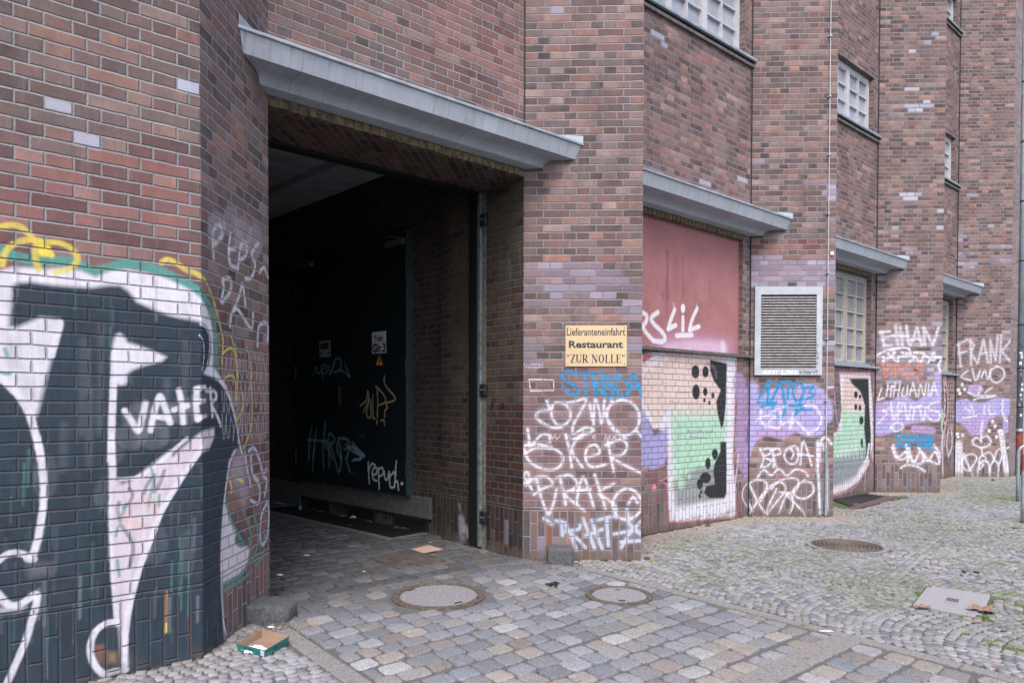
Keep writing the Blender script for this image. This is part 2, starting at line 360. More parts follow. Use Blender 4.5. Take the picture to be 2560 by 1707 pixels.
# ------------------------------------------------------------------ materials in use
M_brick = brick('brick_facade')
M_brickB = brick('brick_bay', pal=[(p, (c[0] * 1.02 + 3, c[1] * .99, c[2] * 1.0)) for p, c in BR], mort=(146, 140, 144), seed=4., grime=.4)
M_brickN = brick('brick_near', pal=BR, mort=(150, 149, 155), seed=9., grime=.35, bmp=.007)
M_brickG = brick('brick_gate', pal=[(0, (44, 36, 38)), (.4, (56, 42, 42)), (.8, (66, 47, 44)), (1, (74, 58, 48))], mort=(84, 83, 82), seed=2., grime=.6)  # darker copy of the brick: the passage shade is in its palette
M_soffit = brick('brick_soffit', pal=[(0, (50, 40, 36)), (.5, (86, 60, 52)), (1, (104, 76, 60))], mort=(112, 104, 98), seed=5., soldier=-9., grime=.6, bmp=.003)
M_render = painted('pink_render', (158, 108, 111), .85, 4, .14, .002)
def canopy_mat():
    n = NT('painted_concrete'); pos = n.pos(); sp = n.N('ShaderNodeSeparateXYZ'); n.L(pos, sp.inputs[0])
    st = n.ss(n.noise(n.xyz(n.M('MULTIPLY', n.M('ADD', sp.outputs[0], sp.outputs[1]), 16.), n.M('MULTIPLY', sp.outputs[2], 1.3), 0.), 1, 5, .7), .5, .72)
    o = n.ramp(n.noise(pos, 3.5, 6, .65), [(.3, lin((156, 163, 174))), (.7, lin((178, 184, 196)))]); o = n.mix(n.M('MULTIPLY', st, .52), o, lin((112, 116, 120)))
    o = n.mix(n.M('MULTIPLY', n.ss(n.noise(pos, 22, 5, .75), .62, .7), .3), o, lin((104, 106, 106)))
    n.L(o, n.b.inputs['Base Color']); n.b.inputs['Roughness'].default_value = .8; n.bump(n.noise(pos, 26, 5, .7), .002, .8); return n.m
M_canopy = canopy_mat()
M_zinc = simple('zinc_flashing', (160, 168, 178), .5, .3, 8, .15)
M_sillshadow = simple('sill_shadow_grey', (70, 82, 90), .5, .3, 8, .2)
M_sill = simple('weathered_sill', (96, 92, 92), .8, 0, 10, .2, .002, 60)
M_frameU = simple('white_window_frame', (188, 188, 196), .6, 0, 12, .06)
M_frameG = simple('grey_window_frame', (138, 148, 156), .6, 0, 12, .08)
M_cream = simple('cream_glazing_bar', (186, 176, 164), .7, 0, 30, .12)
M_paneU = simple('obscured_pane', (158, 163, 176), .35, 0, 3.5, .14)
M_paneL = simple('dusty_pane', (134, 140, 150), .4, 0, 4, .16)
M_door = painted('dark_green_door', (17, 30, 34), .5, 8, .25)
M_sillstone = simple('concrete_threshold', (88, 88, 92), .9, 0, 12, .15, .003, 50)
M_iron = simple('black_iron', (34, 38, 42), .6, .2, 20, .2, .001)
M_ceil = simple('sooty_ceiling', (176, 182, 188), .9, 0, 4, .15, .002, 30)
M_steelpale = simple('worn_steel', (120, 132, 140), .5, .3, 30, .25, dirt=((74, 92, 104), 8))
M_galv = simple('galvanised_steel', (150, 162, 172), .45, .5, 14, .12)
M_dark = simple('shadow_gap', (22, 22, 24), .9)
M_ventframe = painted('galvanised_vent', (172, 178, 188), .5, 7, .1)
M_slat = simple('aluminium_slat', (158, 154, 158), .45, .2, 20, .15)
M_cable = simple('white_cable', (188, 182, 186), .5)
M_pipe = simple('zinc_downpipe', (136, 150, 162), .55, .1, 4, .12, dirt=((108, 122, 132), 5))
M_rust = simple('red_rusty_pipe', (112, 52, 46), .8, .1, 12, .3, .002)
M_sign = simple('cream_sign', (200, 178, 142), .45, 0, 3, .02)
M_ink = simple('sign_lettering', (44, 44, 58), .5)
M_white = simple('white_sticker', (200, 204, 214), .5, 0, 20, .06)
M_orange = simple('warning_orange', (226, 150, 40), .5)
M_black = simple('black_ink', (16, 16, 18), .6)
M_stone = simple('granite_block', (84, 86, 92), .9, 0, 60, .3, .008, 45, dirt=((92, 91, 92), 18))
M_castiron = simple('cast_iron_rust', (104, 94, 88), .75, .2, 25, .3, .003, 60)
M_conc = simple('cover_concrete', (134, 132, 138), .9, 0, 45, .26, .002, 90, dirt=((124, 120, 122), 26))
M_kerb = simple('kerb_stone', (130, 127, 128), .9, 0, 70, .2, .003, 60, dirt=((100, 95, 92), 24))
M_kraft = simple('kraft_cardboard', (146, 120, 104), .85, 0, 12, .08)
M_teal = simple('teal_box_print', (30, 118, 108), .5, 0, 12, .08)
M_tissue = simple('tissue_paper', (222, 220, 232), .8)
M_leaf = simple('dry_leaf', (138, 108, 92), .85, 0, 60, .2)
M_leaf2 = simple('ochre_leaf', (152, 114, 78), .85, 0, 60, .2)

WHT = (212, 209, 222); WH2 = (196, 192, 204); SLT = (48, 60, 72); TEA = (82, 146, 138); YEL = (214, 194, 92); LAV = (146, 138, 158); PUR = (160, 154, 200)
PUR2 = (168, 144, 188); BLU = (38, 138, 190); LBL = (176, 182, 204); PCH = (210, 188, 184); GRN = (166, 202, 180); BLK = (40, 44, 48); PNK = (212, 134, 156); GRY = (134, 136, 142)

# ------------------------------------------------------------------ the building
ZT = 12.4
B = empty('brick_building', (-.13, 6.789, 0), 'long red brown clinker building with zigzag front, sloping grey canopies and graffiti on its piers', 'building')

def paint_A(c):
    # redder bricks low down, brown above
    c.fill(None, [(-3, 1.85), (.0, 1.95), (0, 3.0), (-.3, 3.05), (-.7, 2.85), (-3, 2.9)], (146, 88, 86), .32, .12, buf=c.t)
    c.fill(None, [(-3, 3.0), (.0, 3.1), (0, 4.5), (-3, 4.5)], (92, 78, 72), .25, .12, buf=c.t)
    for q in ((1155, 490, 1290, 600), (320, 640, 490, 750), (510, 875, 670, 980), (0, 60, 25, 140), (0, 470, 20, 550)): c.bricks('R1', *q, LBL, .85)
    common_AB(c)
def common_AB(c):
    S = lambda r, p, w, col, a=1., soft=.35: c.stroke(r, p, w, col, a, soft)
    tp = [(0, 215), (50, 240), (130, 265), (250, 285), (430, 285), (540, 320), (600, 350), (680, 335), (760, 312), (850, 295), (930, 315), (1030, 338), (1110, 375), (1200, 420), (1290, 475), (1350, 545), (1388, 640), (1408, 800), (1412, 950), (1420, 1010)]
    S('R2', tp, .055, TEA, .95)
    big = [('R2', p) for p in [(-400, 340), (0, 345), (70, 325), (160, 325), (300, 335), (430, 325), (520, 345), (620, 385), (720, 345), (830, 335), (930, 352), (1050, 382), (1150, 422), (1250, 472), (1320, 530), (1362, 620), (1385, 720), (1392, 850), (1388, 960), (1420, 1010), (1470, 1080), (1510, 1180), (1540, 1300), (1555, 1400), (1575, 1500)]]
    low = [('R3', p) for p in [(1530, 60), (1505, 130), (1485, 250), (1468, 400), (1456, 600), (1452, 800), (1458, 1000), (1470, 1180), (1482, 1300), (1400, 1700), (-500, 1900)]]
    c.fill('mix', big + low, WHT, 1, .012)
    dark = [('R2', p) for p in [(60, 520), (72, 450), (110, 425), (200, 420), (330, 438), (450, 448), (600, 455), (700, 440), (780, 440), (840, 480), (890, 545), (990, 590), (1100, 632), (1200, 655), (1300, 672), (1345, 702), (1372, 770), (1378, 860), (1366, 940), (1345, 985), (1330, 1010), (1400, 1040), (1450, 1080), (1490, 1150), (1520, 1250), (1545, 1350), (1562, 1450), (1572, 1510)]]
    dl = [('R3', p) for p in [(1528, 60), (1500, 130), (1482, 250), (1464, 400), (1450, 600), (1446, 800), (1452, 1000), (1464, 1180), (1476, 1300), (1400, 1700), (-500, 1900)]]
    c.fill('mix', dark + dl + [('R2', (-400, 1090)), ('R2', (0, 1075)), ('R2', (45, 700))], SLT, 1, .014)
    # lighter drifts inside the dark field
    for x, y, l in ((590, 620, 500), (420, 850, 300), (1090, 560, 400), (1210, 300, 600), (900, 700, 300), (660, 200, 700), (540, 300, 600), (60, 60, 400)):
        S('R2', [(x, y + 500), (x - 8, y + 500 + l)], .035, (120, 124, 134), .22, .9)
    for x, y0, y1 in ((1130, 780, 980), (1180, 620, 1000), (1240, 780, 1140), (1195, 700, 1100), (190, 60, 300), (160, 150, 420)):
        S('R3', [(x, y0), (x - 6, y1)], .012, (86, 130, 126), .5, .6)
    S('R3', [(1095, 980), (1090, 1250)], .016, (170, 120, 70), .7, .5); S('R3', [(1236, 1150), (1242, 1330)], .018, (96, 60, 56), .7, .5); S('R3', [(1092, 1190), (1090, 1240)], .014, YEL, .8)
    rr = random.Random(21)
    for _ in range(110):
        x, y = rr.uniform(0, 1500), rr.uniform(150, 1300); l = rr.uniform(60, 330); c.stroke('R3' if rr.random() < .7 else 'R2', [(x, y), (x - 2, y + l)], rr.uniform(.004, .02), rr.choice([(140, 144, 154), (100, 106, 118), (36, 44, 54), (30, 38, 46), (120, 124, 132), (84, 120, 120)]), rr.uniform(.12, .4), .8)
    for _ in range(16):
        c.dot('R3', (rr.uniform(0, 1450), rr.uniform(0, 1300)), rr.uniform(40, 130), rr.uniform(50, 160), rr.choice([(110, 116, 126), (34, 42, 52)]), .22)
    S('R2', [(-60, 1000), (-60, 900), (-30, 500)], .12, WHT, 1)
    # left letter
    c.fill('R2', [(-200, 720), (0, 715), (120, 712), (205, 675), (260, 648), (385, 660), (404, 700), (380, 780), (350, 860), (325, 950), (305, 1030), (285, 1110), (262, 1210), (240, 1290), (212, 1310), (180, 1230), (130, 1180), (60, 1110), (0, 1060), (-200, 1000)], (200, 197, 210), 1, .014)
    c.fill('R2', [(70, 820), (110, 900), (130, 980), (70, 985), (55, 900)], GRY, .5, .03); S('R2', [(30, 860), (45, 900)], .02, TEA, .7); S('R2', [(0, 1015), (60, 1022)], .02, TEA, .8)
    S('R2', [(390, 680), (365, 790), (335, 900)], .03, WHT, .9)
    S('R2', [(-60, 1010), (0, 1045), (70, 1110), (140, 1190), (190, 1280), (215, 1350), (235, 1420), (255, 1500), (270, 1568)], .034, WHT, .95)
    S('R3', [(240, -20), (262, 80), (278, 180), (288, 300), (285, 420), (272, 520), (255, 620), (235, 700), (215, 755)], .034, WHT, .95)
    S('R3', [(225, 775), (190, 772), (165, 745), (110, 730), (60, 738), (10, 770), (-80, 850)], .032, WHT, .9)
    c.fill('R3', [(190, 805), (350, 795), (350, 870), (195, 895)], GRY, .35, .02)
    S('R3', [(-60, 960), (0, 1010), (40, 1055), (90, 1078), (150, 1060), (195, 1030), (230, 1005)], .036, WHT, .95); c.dot('R3', (238, 1012), 30, 30, WHT)
    S('R3', [(250, 1010), (240, 1080), (215, 1170), (180, 1290), (140, 1390), (100, 1480), (60, 1568), (20, 1640)], .032, WHT, .95)
    c.fill('R3', [(0, 1090), (180, 1085), (150, 1110), (0, 1125)], WHT, .6, .012)
    # middle wedge and its stem
    c.fill('R2', [(735, 830), (752, 765), (780, 752), (810, 775), (830, 812), (900, 832), (1000, 868), (1085, 905), (1055, 935), (950, 960), (860, 992), (830, 1015), (833, 1060), (815, 1088), (780, 1090), (742, 1060), (742, 930)], WHT, .95, .012)
    S('R2', [(748, 880), (745, 1000), (738, 1150), (732, 1300), (728, 1450), (726, 1580)], .036, WHT, .95)
    S('R3', [(726, 0), (735, 150), (738, 300), (736, 450), (740, 600), (745, 750), (752, 900), (762, 1000), (770, 1100), (778, 1190)], .036, WHT, .95)
    wedge = [('R2', p) for p in [(1400, 1368), (1330, 1385), (1270, 1430), (1200, 1490), (1130, 1555)]] + [('R3', p) for p in [(1110, 60), (1020, 130), (930, 200), (850, 262), (795, 280), (772, 238), (748, 262), (738, 400), (742, 600), (748, 800), (755, 950), (770, 1080), (780, 1180), (790, 1300), (800, 1450), (830, 1505), (846, 1450), (832, 1300), (838, 1180), (862, 1050), (892, 930), (922, 830), (962, 720), (1002, 620), (1042, 500), (1092, 400), (1152, 300), (1222, 190), (1292, 90)]] + [('R2', (1370, 1500)), ('R2', (1402, 1420))]
    c.fill('mix', wedge, (198, 188, 200), 1, .012)
    S('R3', [(1350, 0), (1290, 90), (1220, 190), (1150, 300), (1090, 400), (1040, 500), (1000, 610), (962, 710), (920, 825), (890, 925), (862, 1040), (838, 1170), (826, 1300), (820, 1480)], .03, WHT, .95)
    S('R3', [(790, 250), (900, 235), (1010, 165), (1120, 70), (1220, -20)], .022, WHT, .85)
    for p in ([(845, 310), (868, 345), (850, 400), (812, 432)], [(780, 400), (772, 450), (790, 520)], [(790, 545), (832, 600), (866, 660), (872, 720), (850, 820)], [(1075, 190), (1045, 280), (1010, 330)], [(1010, 220), (960, 290), (945, 340)]): S('R3', p, .02, (100, 104, 116), .75, .5)
    for p in ([(985, 160), (1005, 250), (985, 350), (975, 420)], [(770, 780), (785, 880)], [(830, 410), (800, 480)], [(775, 560), (760, 620)], [(1045, 350), (1040, 420)]): S('R3', p, .016, TEA, .8, .5)
    for p in ([(830, 480), (850, 520), (930, 560)], [(880, 420), (960, 380), (1020, 470)]): S('R3', p, .05, (205, 160, 150), .35, .8)
    # loop at the foot
    c.fill('R3', [(625, 1330), (690, 1325), (690, 1465), (655, 1450), (625, 1400)], (118, 84, 76), .9, .01); c.fill('R3', [(712, 1380), (765, 1385), (765, 1440), (715, 1440)], (176, 140, 90), .6, .02)
    S('R3', [(770, 1178), (700, 1190), (642, 1230), (608, 1290), (597, 1355), (610, 1425), (645, 1485), (690, 1520), (760, 1500), (830, 1490)], .034, WHT, .95)
    for p in ([(1305, 690), (1345, 720), (1367, 800), (1362, 900), (1345, 985)], [(1300, 760), (1325, 800), (1330, 900), (1322, 990)]): S('R2', p, .010, WHT, .9)
    # white tag across the dark field
    for x, y in ((900, 1300), (1050, 1280), (1200, 1260), (1320, 1220), (1000, 1420), (860, 1420)): c.dot('R2', (x, y), 110, 90, (150, 152, 164), .16)
    V_ = [[(815, 1255), (850, 1310), (885, 1365), (908, 1385), (930, 1300), (950, 1205)], [(985, 1385), (1000, 1300), (1020, 1220), (1045, 1160), (1075, 1230), (1112, 1335)], [(1010, 1292), (1100, 1305)],
          [(1168, 1120), (1184, 1200), (1198, 1335)], [(1138, 1250), (1222, 1222)], [(1285, 1120), (1280, 1220), (1290, 1310)], [(1280, 1112), (1340, 1100)], [(1280, 1200), (1340, 1190)], [(1290, 1310), (1345, 1285)],
          [(1372, 1110), (1380, 1200), (1388, 1290)], [(1345, 1122), (1400, 1128), (1412, 1170), (1382, 1212), (1420, 1290), (1442, 1350)]]
    for p in V_: c.stroke('R2', p, .033, WHT, .95, .45, sm=len(p) > 3)
    # outline of the dark field round the corner
    S('R2', [(1340, 1005), (1400, 1028), (1450, 1082), (1490, 1155), (1520, 1245), (1545, 1350), (1565, 1470), (1585, 1540)], .018, WHT, .9)
    S('R3', [(1545, 50), (1505, 130), (1485, 250), (1468, 400), (1457, 600), (1452, 800), (1456, 1000), (1464, 1150), (1485, 1260)], .016, WHT, .95)
    # yellow strokes
    for p in ([(-60, 70), (0, 60), (60, 48), (130, 62), (200, 125), (260, 205), (325, 240)], [(330, 245), (290, 190), (250, 150), (150, 150), (60, 190), (20, 250), (8, 310)], [(225, 200), (230, 280), (250, 340)], [(250, 155), (380, 165), (460, 200), (500, 260), (480, 310), (420, 345), (350, 355)],
              [(1050, 290), (1090, 268), (1150, 295), (1210, 335), (1280, 360), (1330, 395)]): S('R2', p, .03, YEL, .85, .5)
    c.dot('R2', (285, 215), 45, 40, (226, 206, 86))
def paint_B(c):
    c.k = 0.8
    c.fill(None, [(0, .3), (1.1, .3), (1.1, 1.9), (0, 1.9)], (112, 62, 56), .4, .15, buf=c.t)
    common_AB(c)
    S = lambda r, p, w, col, a=1., soft=.35: c.stroke(r, p, w, col, a, soft)
    for p in ([(1335, 400), (1380, 500), (1410, 600), (1440, 720), (1455, 800), (1450, 900)], [(1450, 950), (1452, 890), (1490, 850), (1525, 860), (1540, 950), (1550, 1100), (1540, 1180)], [(1460, 1060), (1490, 1025), (1530, 1040), (1545, 1150), (1540, 1220)], [(1585, 1130), (1585, 1230), (1552, 1310)], [(1505, 760), (1545, 900), (1548, 1050)], [(1610, 840), (1635, 950), (1640, 1100), (1650, 1250), (1630, 1400), (1590, 1500)]): S('R2', p, .018, YEL, .9, .4)
    c.fill('R3', [(1500, 150), (1560, 60), (1600, 120), (1620, 330), (1600, 420), (1500, 260)], WHT, .3, .05)
    for i in range(3):
        for x in range(1450, 1740, 30): j = [random.uniform(-30, 30) for _ in range(5)]; S('R2', [(x, 900 + i * 190 + j[0]), (x + 10 + j[1] * .4, 980 + i * 190 + j[2]), (x + 14, 1060 + i * 190 + j[3]), (x + 26 + j[4] * .4, 910 + i * 190)], .015, (168, 164, 174), .7, .5)
    S('R2', [(1450, 760), (1500, 750), (1560, 790), (1570, 900)], .02, GRY, .5); S('R2', [(1380, 790), (1480, 740), (1560, 870), (1640, 850)], .014, (150, 146, 156), .7)
    c.fill('R3', [(1468, 400), (1510, 520), (1560, 640), (1632, 700), (1622, 800), (1560, 868), (1462, 925), (1455, 700)], (206, 200, 212), .9, .015)
    c.dot('R3', (1580, 640), 45, 50, (60, 80, 86), .8)
    for p in ([(1480, 380), (1500, 480), (1540, 570), (1590, 655)], [(1590, 440), (1620, 520), (1642, 600), (1640, 720), (1620, 800), (1580, 868), (1520, 900), (1465, 930)], [(1462, 975), (1530, 935), (1600, 890), (1650, 840)], [(1665, 490), (1690, 600), (1680, 700), (1650, 780)], [(1735, 610), (1720, 740), (1670, 820)]): S('R3', p, .03, TEA, .9, .3)
    for p in ([(1500, 240), (1515, 300), (1512, 330)], [(1545, 240), (1590, 260)]): S('R3', p, .03, YEL, .85)
    # pale tags
    T = [('R2', p) for p in ([(1390, 270), (1385, 150), (1390, 70), (1430, 45), (1445, 110), (1400, 165)], [(1500, 100), (1490, 200), (1500, 300), (1545, 320)], [(1490, 200), (1535, 195)], [(1550, 330), (1560, 220), (1580, 150), (1612, 180), (1600, 240), (1560, 272)], [(1682, 160), (1640, 230), (1662, 300), (1640, 380), (1600, 392)],
         [(1440, 540), (1458, 450), (1450, 400), (1500, 395), (1502, 470), (1450, 545)], [(1525, 590), (1560, 500), (1580, 430), (1600, 570)], [(1500, 700), (1510, 620), (1545, 590), (1590, 650), (1642, 720), (1650, 620)], [(1680, 830), (1690, 700), (1745, 690), (1745, 800)], [(1690, 350), (1720, 320), (1745, 380)])]
    for r, p in T: S(r, p, .036, (206, 203, 216), .85, .6)
    for x, y, rx, ry in ((1410, 60, 60, 110), (1500, 10, 50, 100), (1580, 100, 60, 120), (1660, 150, 50, 120)): c.dot('R2', (x, y), rx, ry, (186, 182, 194), .3)
    for p in ([(1600, 70), (1615, 170), (1640, 290)], [(1625, 60), (1660, 40), (1690, 100), (1720, 200), (1740, 180)], [(1640, 80), (1650, 200), (1690, 250)], [(1660, 230), (1700, 300), (1690, 400), (1640, 380)], [(1720, 230), (1745, 250), (1730, 350)], [(1752, 390), (1712, 480), (1704, 620), (1722, 672), (1752, 600), (1760, 450), (1748, 390)]): S('R3', p, .032, LBL, .95, .3)
def paint_C(c):
    for q in ((350, 0, 440, 25), (1485, 10, 1620, 105), (1300, 100, 1370, 160), (1340, 180, 1480, 265), (1370, 245, 1440, 300), (1755, 240, 1829, 310)): c.bricks('R4', *q, LBL, .85)
    c.fill(None, [(-1.3, 4.6), (.1, 4.4), (.1, 9.9), (-1.3, 9.9)], (150, 92, 86), .25, .3, buf=c.t)
def paint_D(c):
    c.halo = True; c.k = 0.7
    for q in ((325, 60, 405, 108),): c.bricks('S1', *q, LBL, .9)
    for q in ((150, 272, 668, 320), (150, 322, 800, 368), (245, 372, 845, 418), (150, 422, 935, 468), (330, 474, 760, 518), (850, 474, 935, 518), (150, 524, 455, 568), (805, 524, 935, 568), (765, 574, 935, 620), (800, 626, 935, 670), (150, 774, 240, 822), (840, 774, 935, 820), (150, 828, 285, 872), (820, 828, 935, 870), (150, 876, 240, 920), (170, 930, 285, 972)): c.bricks('S2', *q, (134, 122, 139), .72, seed=q[1])
    c.bricks('S2', 150, 100, 935, 272, (122, 92, 88), .3)
    c.bricks('S2', 150, 975, 935, 1560, (122, 96, 104), .5); c.bricks('S3', 150, 0, 935, 430, (112, 86, 92), .5)
    c.bricks('S3', 200, 440, 640, 770, (152, 92, 68), .6, .7); c.bricks('S3', 150, 600, 320, 800, (84, 84, 92), .7); c.bricks('S3', 580, 560, 935, 800, (112, 94, 98), .6)
    S = lambda r, p, w, col, a=1., soft=.35: c.stroke(r, p, w, col, a, soft)
    L = lambda r, p, w, col, a=1., soft=.3: c.stroke(r, p, w, col, a, soft, sm=False)
    for p in ([(155, 940), (165, 967), (180, 945), (192, 967), (205, 935)], [(205, 967), (220, 938), (228, 967)], [(236, 938), (233, 967), (247, 965)], [(250, 940), (250, 967), (262, 955), (252, 938)], [(262, 948), (275, 940), (282, 948), (270, 965), (262, 950)]): L('S2', p, .010, (200, 190, 206), .9)
    L('S2', [(190, 1040), (350, 1042), (350, 1112), (198, 1115), (190, 1040)], .013, (222, 206, 194))
    ST = [[(502, 1012), (445, 985), (405, 1008), (418, 1042), (480, 1075), (512, 1112), (495, 1142), (440, 1120), (410, 1085)], [(508, 1000), (600, 1002)], [(552, 1000), (558, 1080), (562, 1145)], [(600, 1005), (612, 1070), (628, 1150)], [(600, 1002), (655, 998), (668, 1030), (640, 1060), (615, 1072)], [(620, 1075), (670, 1120), (735, 1165)],
          [(668, 1130), (700, 1010), (742, 1152)], [(688, 1085), (748, 1085)], [(752, 1005), (762, 1100), (790, 1172)], [(752, 1005), (822, 1055), (842, 1110), (795, 1168)], [(840, 1130), (868, 1000), (900, 1070), (935, 1195)], [(850, 1085), (928, 1085)]]
    for p in ST: S('S2', p, .032, BLU, 1, .3)
    SZ = [[(305, 1180), (330, 1240)], [(330, 1240), (255, 1248), (236, 1280), (262, 1312), (340, 1352), (405, 1352)], [(345, 1205), (335, 1270), (380, 1340), (440, 1322), (462, 1260), (425, 1200), (360, 1190)], [(438, 1192), (490, 1182), (562, 1168), (520, 1260), (482, 1330), (480, 1392), (560, 1352), (612, 1370), (540, 1402), (480, 1430)],
          [(585, 1195), (602, 1300)], [(612, 1330), (622, 1172), (650, 1250), (664, 1322), (682, 1175)], [(730, 1180), (700, 1260), (720, 1340), (790, 1395), (860, 1388), (905, 1330), (905, 1250), (860, 1190), (790, 1172), (728, 1200), (690, 1270), (760, 1370), (822, 1420)]]
    for p in SZ: S('S2', p, .036, (206, 204, 218), .85, .5)
    for p in ([(335, 1400), (345, 1430), (360, 1400), (370, 1432), (395, 1405)], [(425, 1400), (430, 1432), (450, 1400), (465, 1432)], [(545, 1402), (520, 1405), (518, 1425), (540, 1425), (542, 1412)], [(605, 1412), (630, 1408), (615, 1400), (605, 1420), (628, 1428)], [(685, 1428), (690, 1402), (705, 1420), (718, 1402), (722, 1428)], [(735, 1402), (760, 1428)], [(760, 1402), (735, 1428)], [(770, 1402), (795, 1405), (780, 1430)]): L('S2', p, .011, (204, 190, 208), .8)
    for p in ([(180, 1362), (190, 1420), (198, 1478), (270, 1402), (322, 1405), (325, 1450)], [(150, 1535), (230, 1488), (330, 1490)]): S('S2', p, .034, WHT, .85, .5)
    SK = [[(150, 20), (230, 5), (330, 28), (395, 62), (412, 110), (380, 160), (320, 175), (240, 152), (180, 100), (158, 30)], [(430, -60), (452, 40), (470, 155)], [(545, -70), (470, 40), (540, 155)], [(560, 92), (650, 62), (625, 10), (572, 30), (560, 100), (600, 152), (690, 138)], [(705, -20), (722, 80), (745, 180)], [(690, 10), (790, -25), (832, 15), (800, 72), (730, 88), (835, 150), (935, 195)], [(895, -80), (930, -40)]]
    for p in SK: S('S3', p, .034, WHT, .85, .5)
    BK = [[(160, 265), (195, 240), (180, 190), (160, 215), (210, 300)], [(240, 235), (275, 360), (300, 430), (322, 462), (350, 400), (372, 300)], [(170, 275), (230, 225), (310, 222), (345, 268), (275, 300), (225, 335)], [(395, 235), (415, 310), (432, 400)], [(370, 225), (455, 208), (505, 255), (480, 300), (425, 330), (500, 395), (555, 440)],
          [(500, 395), (545, 220), (615, 415)], [(475, 312), (590, 300)], [(620, 205), (652, 300), (692, 425)], [(745, 265), (650, 322), (745, 390), (765, 440)], [(770, 320), (738, 400), (775, 478), (850, 492), (915, 445), (925, 370), (885, 312), (820, 295), (765, 330)], [(840, 392), (872, 350), (900, 385)]]
    for p in BK: S('S3', p, .036, WHT, .82, .55)
    RZ = [[(400, 505), (412, 600)], [(370, 505), (432, 520), (445, 560)], [(435, 575), (520, 560), (532, 530)], [(455, 570), (480, 630), (502, 690)], [(470, 590), (530, 640), (562, 680)], [(545, 490), (590, 600), (622, 685)], [(600, 500), (632, 590), (672, 685)], [(560, 605), (672, 560)], [(638, 500), (740, 476), (765, 480)], [(700, 490), (706, 580), (712, 665)],
          [(750, 590), (860, 568), (932, 582)], [(940, 495), (862, 565), (790, 690)], [(790, 642), (935, 632)], [(832, 430), (842, 520), (935, 600)], [(290, 490), (345, 530)]]
    for p in RZ: L('S3', p, .048, LBL, .95, .15)
def paint_E(c):
    c.k = 0.85
    for q in ((975, 180, 1060, 250), (1040, 255, 1080, 305), (1290, 1155, 1370, 1215), (1530, 1130, 1590, 1180)): c.bricks('S1', *q, LBL, .75)
    if c.Z[0] > .5: return
    S = lambda r, p, w, col, a=1., soft=.3: c.stroke(r, p, w, col, a, soft)
    c.fill('mix', [('S2', (900, 880)), ('S2', (1000, 860)), ('S2', (1545, 880)), ('S2', (1530, 1300)), ('S2', (1522, 1568)), ('S3', (1545, 300)), ('S3', (1540, 480)), ('S3', (1110, 510)), ('S3', (1100, 300)), ('S3', (1095, 60)), ('S2', (1090, 1400)), ('S2', (900, 1250))], (210, 206, 216), 1, .015)
    c.fill('S2', [(900, 990), (960, 920), (1120, 862), (1440, 895), (1480, 1000), (1470, 1290), (1115, 1262), (1110, 1240), (1012, 1335), (900, 1160)], PCH, 1, .015)
    c.fill('S2', [(930, 870), (1010, 880), (960, 910), (930, 940)], (190, 70, 96), .9)
    c.fill('mix', [('S2', (1115, 1242)), ('S2', (1230, 1262)), ('S2', (1480, 1240)), ('S2', (1475, 1568)), ('S3', (1450, 200)), ('S3', (1300, 190)), ('S3', (1140, 270)), ('S3', (1115, 0))], GRN, 1, .13)
    c.fill('S3', [(1135, 250), (1220, 190), (1300, 150), (1440, 150), (1470, 350), (1320, 385), (1150, 415)], (128, 134, 134), .85, .04)
    c.fill('mix', [('S2', (880, 1240)), ('S2', (930, 1230)), ('S2', (1010, 1405)), ('S2', (1095, 1345)), ('S3', (1095, 50)), ('S3', (1075, 140)), ('S3', (1000, 170)), ('S3', (900, 140))], PUR, 1, .02)
    S('S2', [(900, 1110), (960, 1240), (1012, 1350), (1108, 1235)], .05, WHT); S('S2', [(1105, 1240), (1110, 1400), (1118, 1568)], .05, WHT); S('S3', [(1110, -20), (1120, 200), (1132, 430), (1300, 400), (1480, 370)], .05, WHT)
    S('S2', [(1495, 895), (1510, 1050), (1500, 1300), (1497, 1568)], .11, WHT); S('S3', [(1497, -20), (1508, 200), (1512, 400)], .1, WHT); S('S3', [(1500, 420), (1320, 450), (1150, 475)], .1, WHT)
    S('S2', [(1090, 900), (1000, 930), (930, 1010), (900, 1060)], .05, WHT, .9)
    for p in ([(1540, 890), (1530, 1100), (1530, 1270), (1572, 1300), (1530, 1335), (1540, 1470), (1572, 1480)],): c.stroke('S2', p, .018, PNK, .9, .3, sm=False)
    for p in ([(1575, 30), (1530, 60), (1528, 200), (1540, 330), (1548, 478)], [(1548, 470), (1400, 485), (1250, 505), (1115, 512)], [(1112, 512), (1098, 330), (1092, 262), (1045, 240), (1092, 225), (1098, 80), (1085, 0)]): c.stroke('S3', p, .022, PNK, .85, .4, sm=False)
    c.dot('S3', (1010, 288), 15, 22, PNK)
    c.fill('mix', [('S2', (1370, 905)), ('S2', (1480, 930)), ('S2', (1475, 1200)), ('S2', (1460, 1330)), ('S2', (1445, 1355)), ('S2', (1420, 1250)), ('S2', (1412, 1180)), ('S2', (1440, 1105)), ('S2', (1395, 1045)), ('S2', (1372, 980))], BLK, 1, .012)
    c.fill('mix', [('S2', (1440, 1440)), ('S2', (1478, 1440)), ('S3', (1482, 150)), ('S3', (1482, 320)), ('S3', (1468, 352)), ('S3', (1370, 355)), ('S3', (1335, 320)), ('S3', (1350, 275)), ('S3', (1405, 262)), ('S3', (1395, 180)), ('S3', (1402, 130)), ('S3', (1440, 50))], BLK, 1, .012)
    for x, y, a, b in ((1275, 985, 26, 44), (1341, 985, 21, 38), (1280, 1116, 25, 50), (1340, 1115, 15, 28), (1390, 1138, 10, 20), (1335, 1170, 8, 15), (1367, 1188, 8, 15), (1405, 1520, 20, 32)): c.dot('S2', (x, y), a, b, BLK)
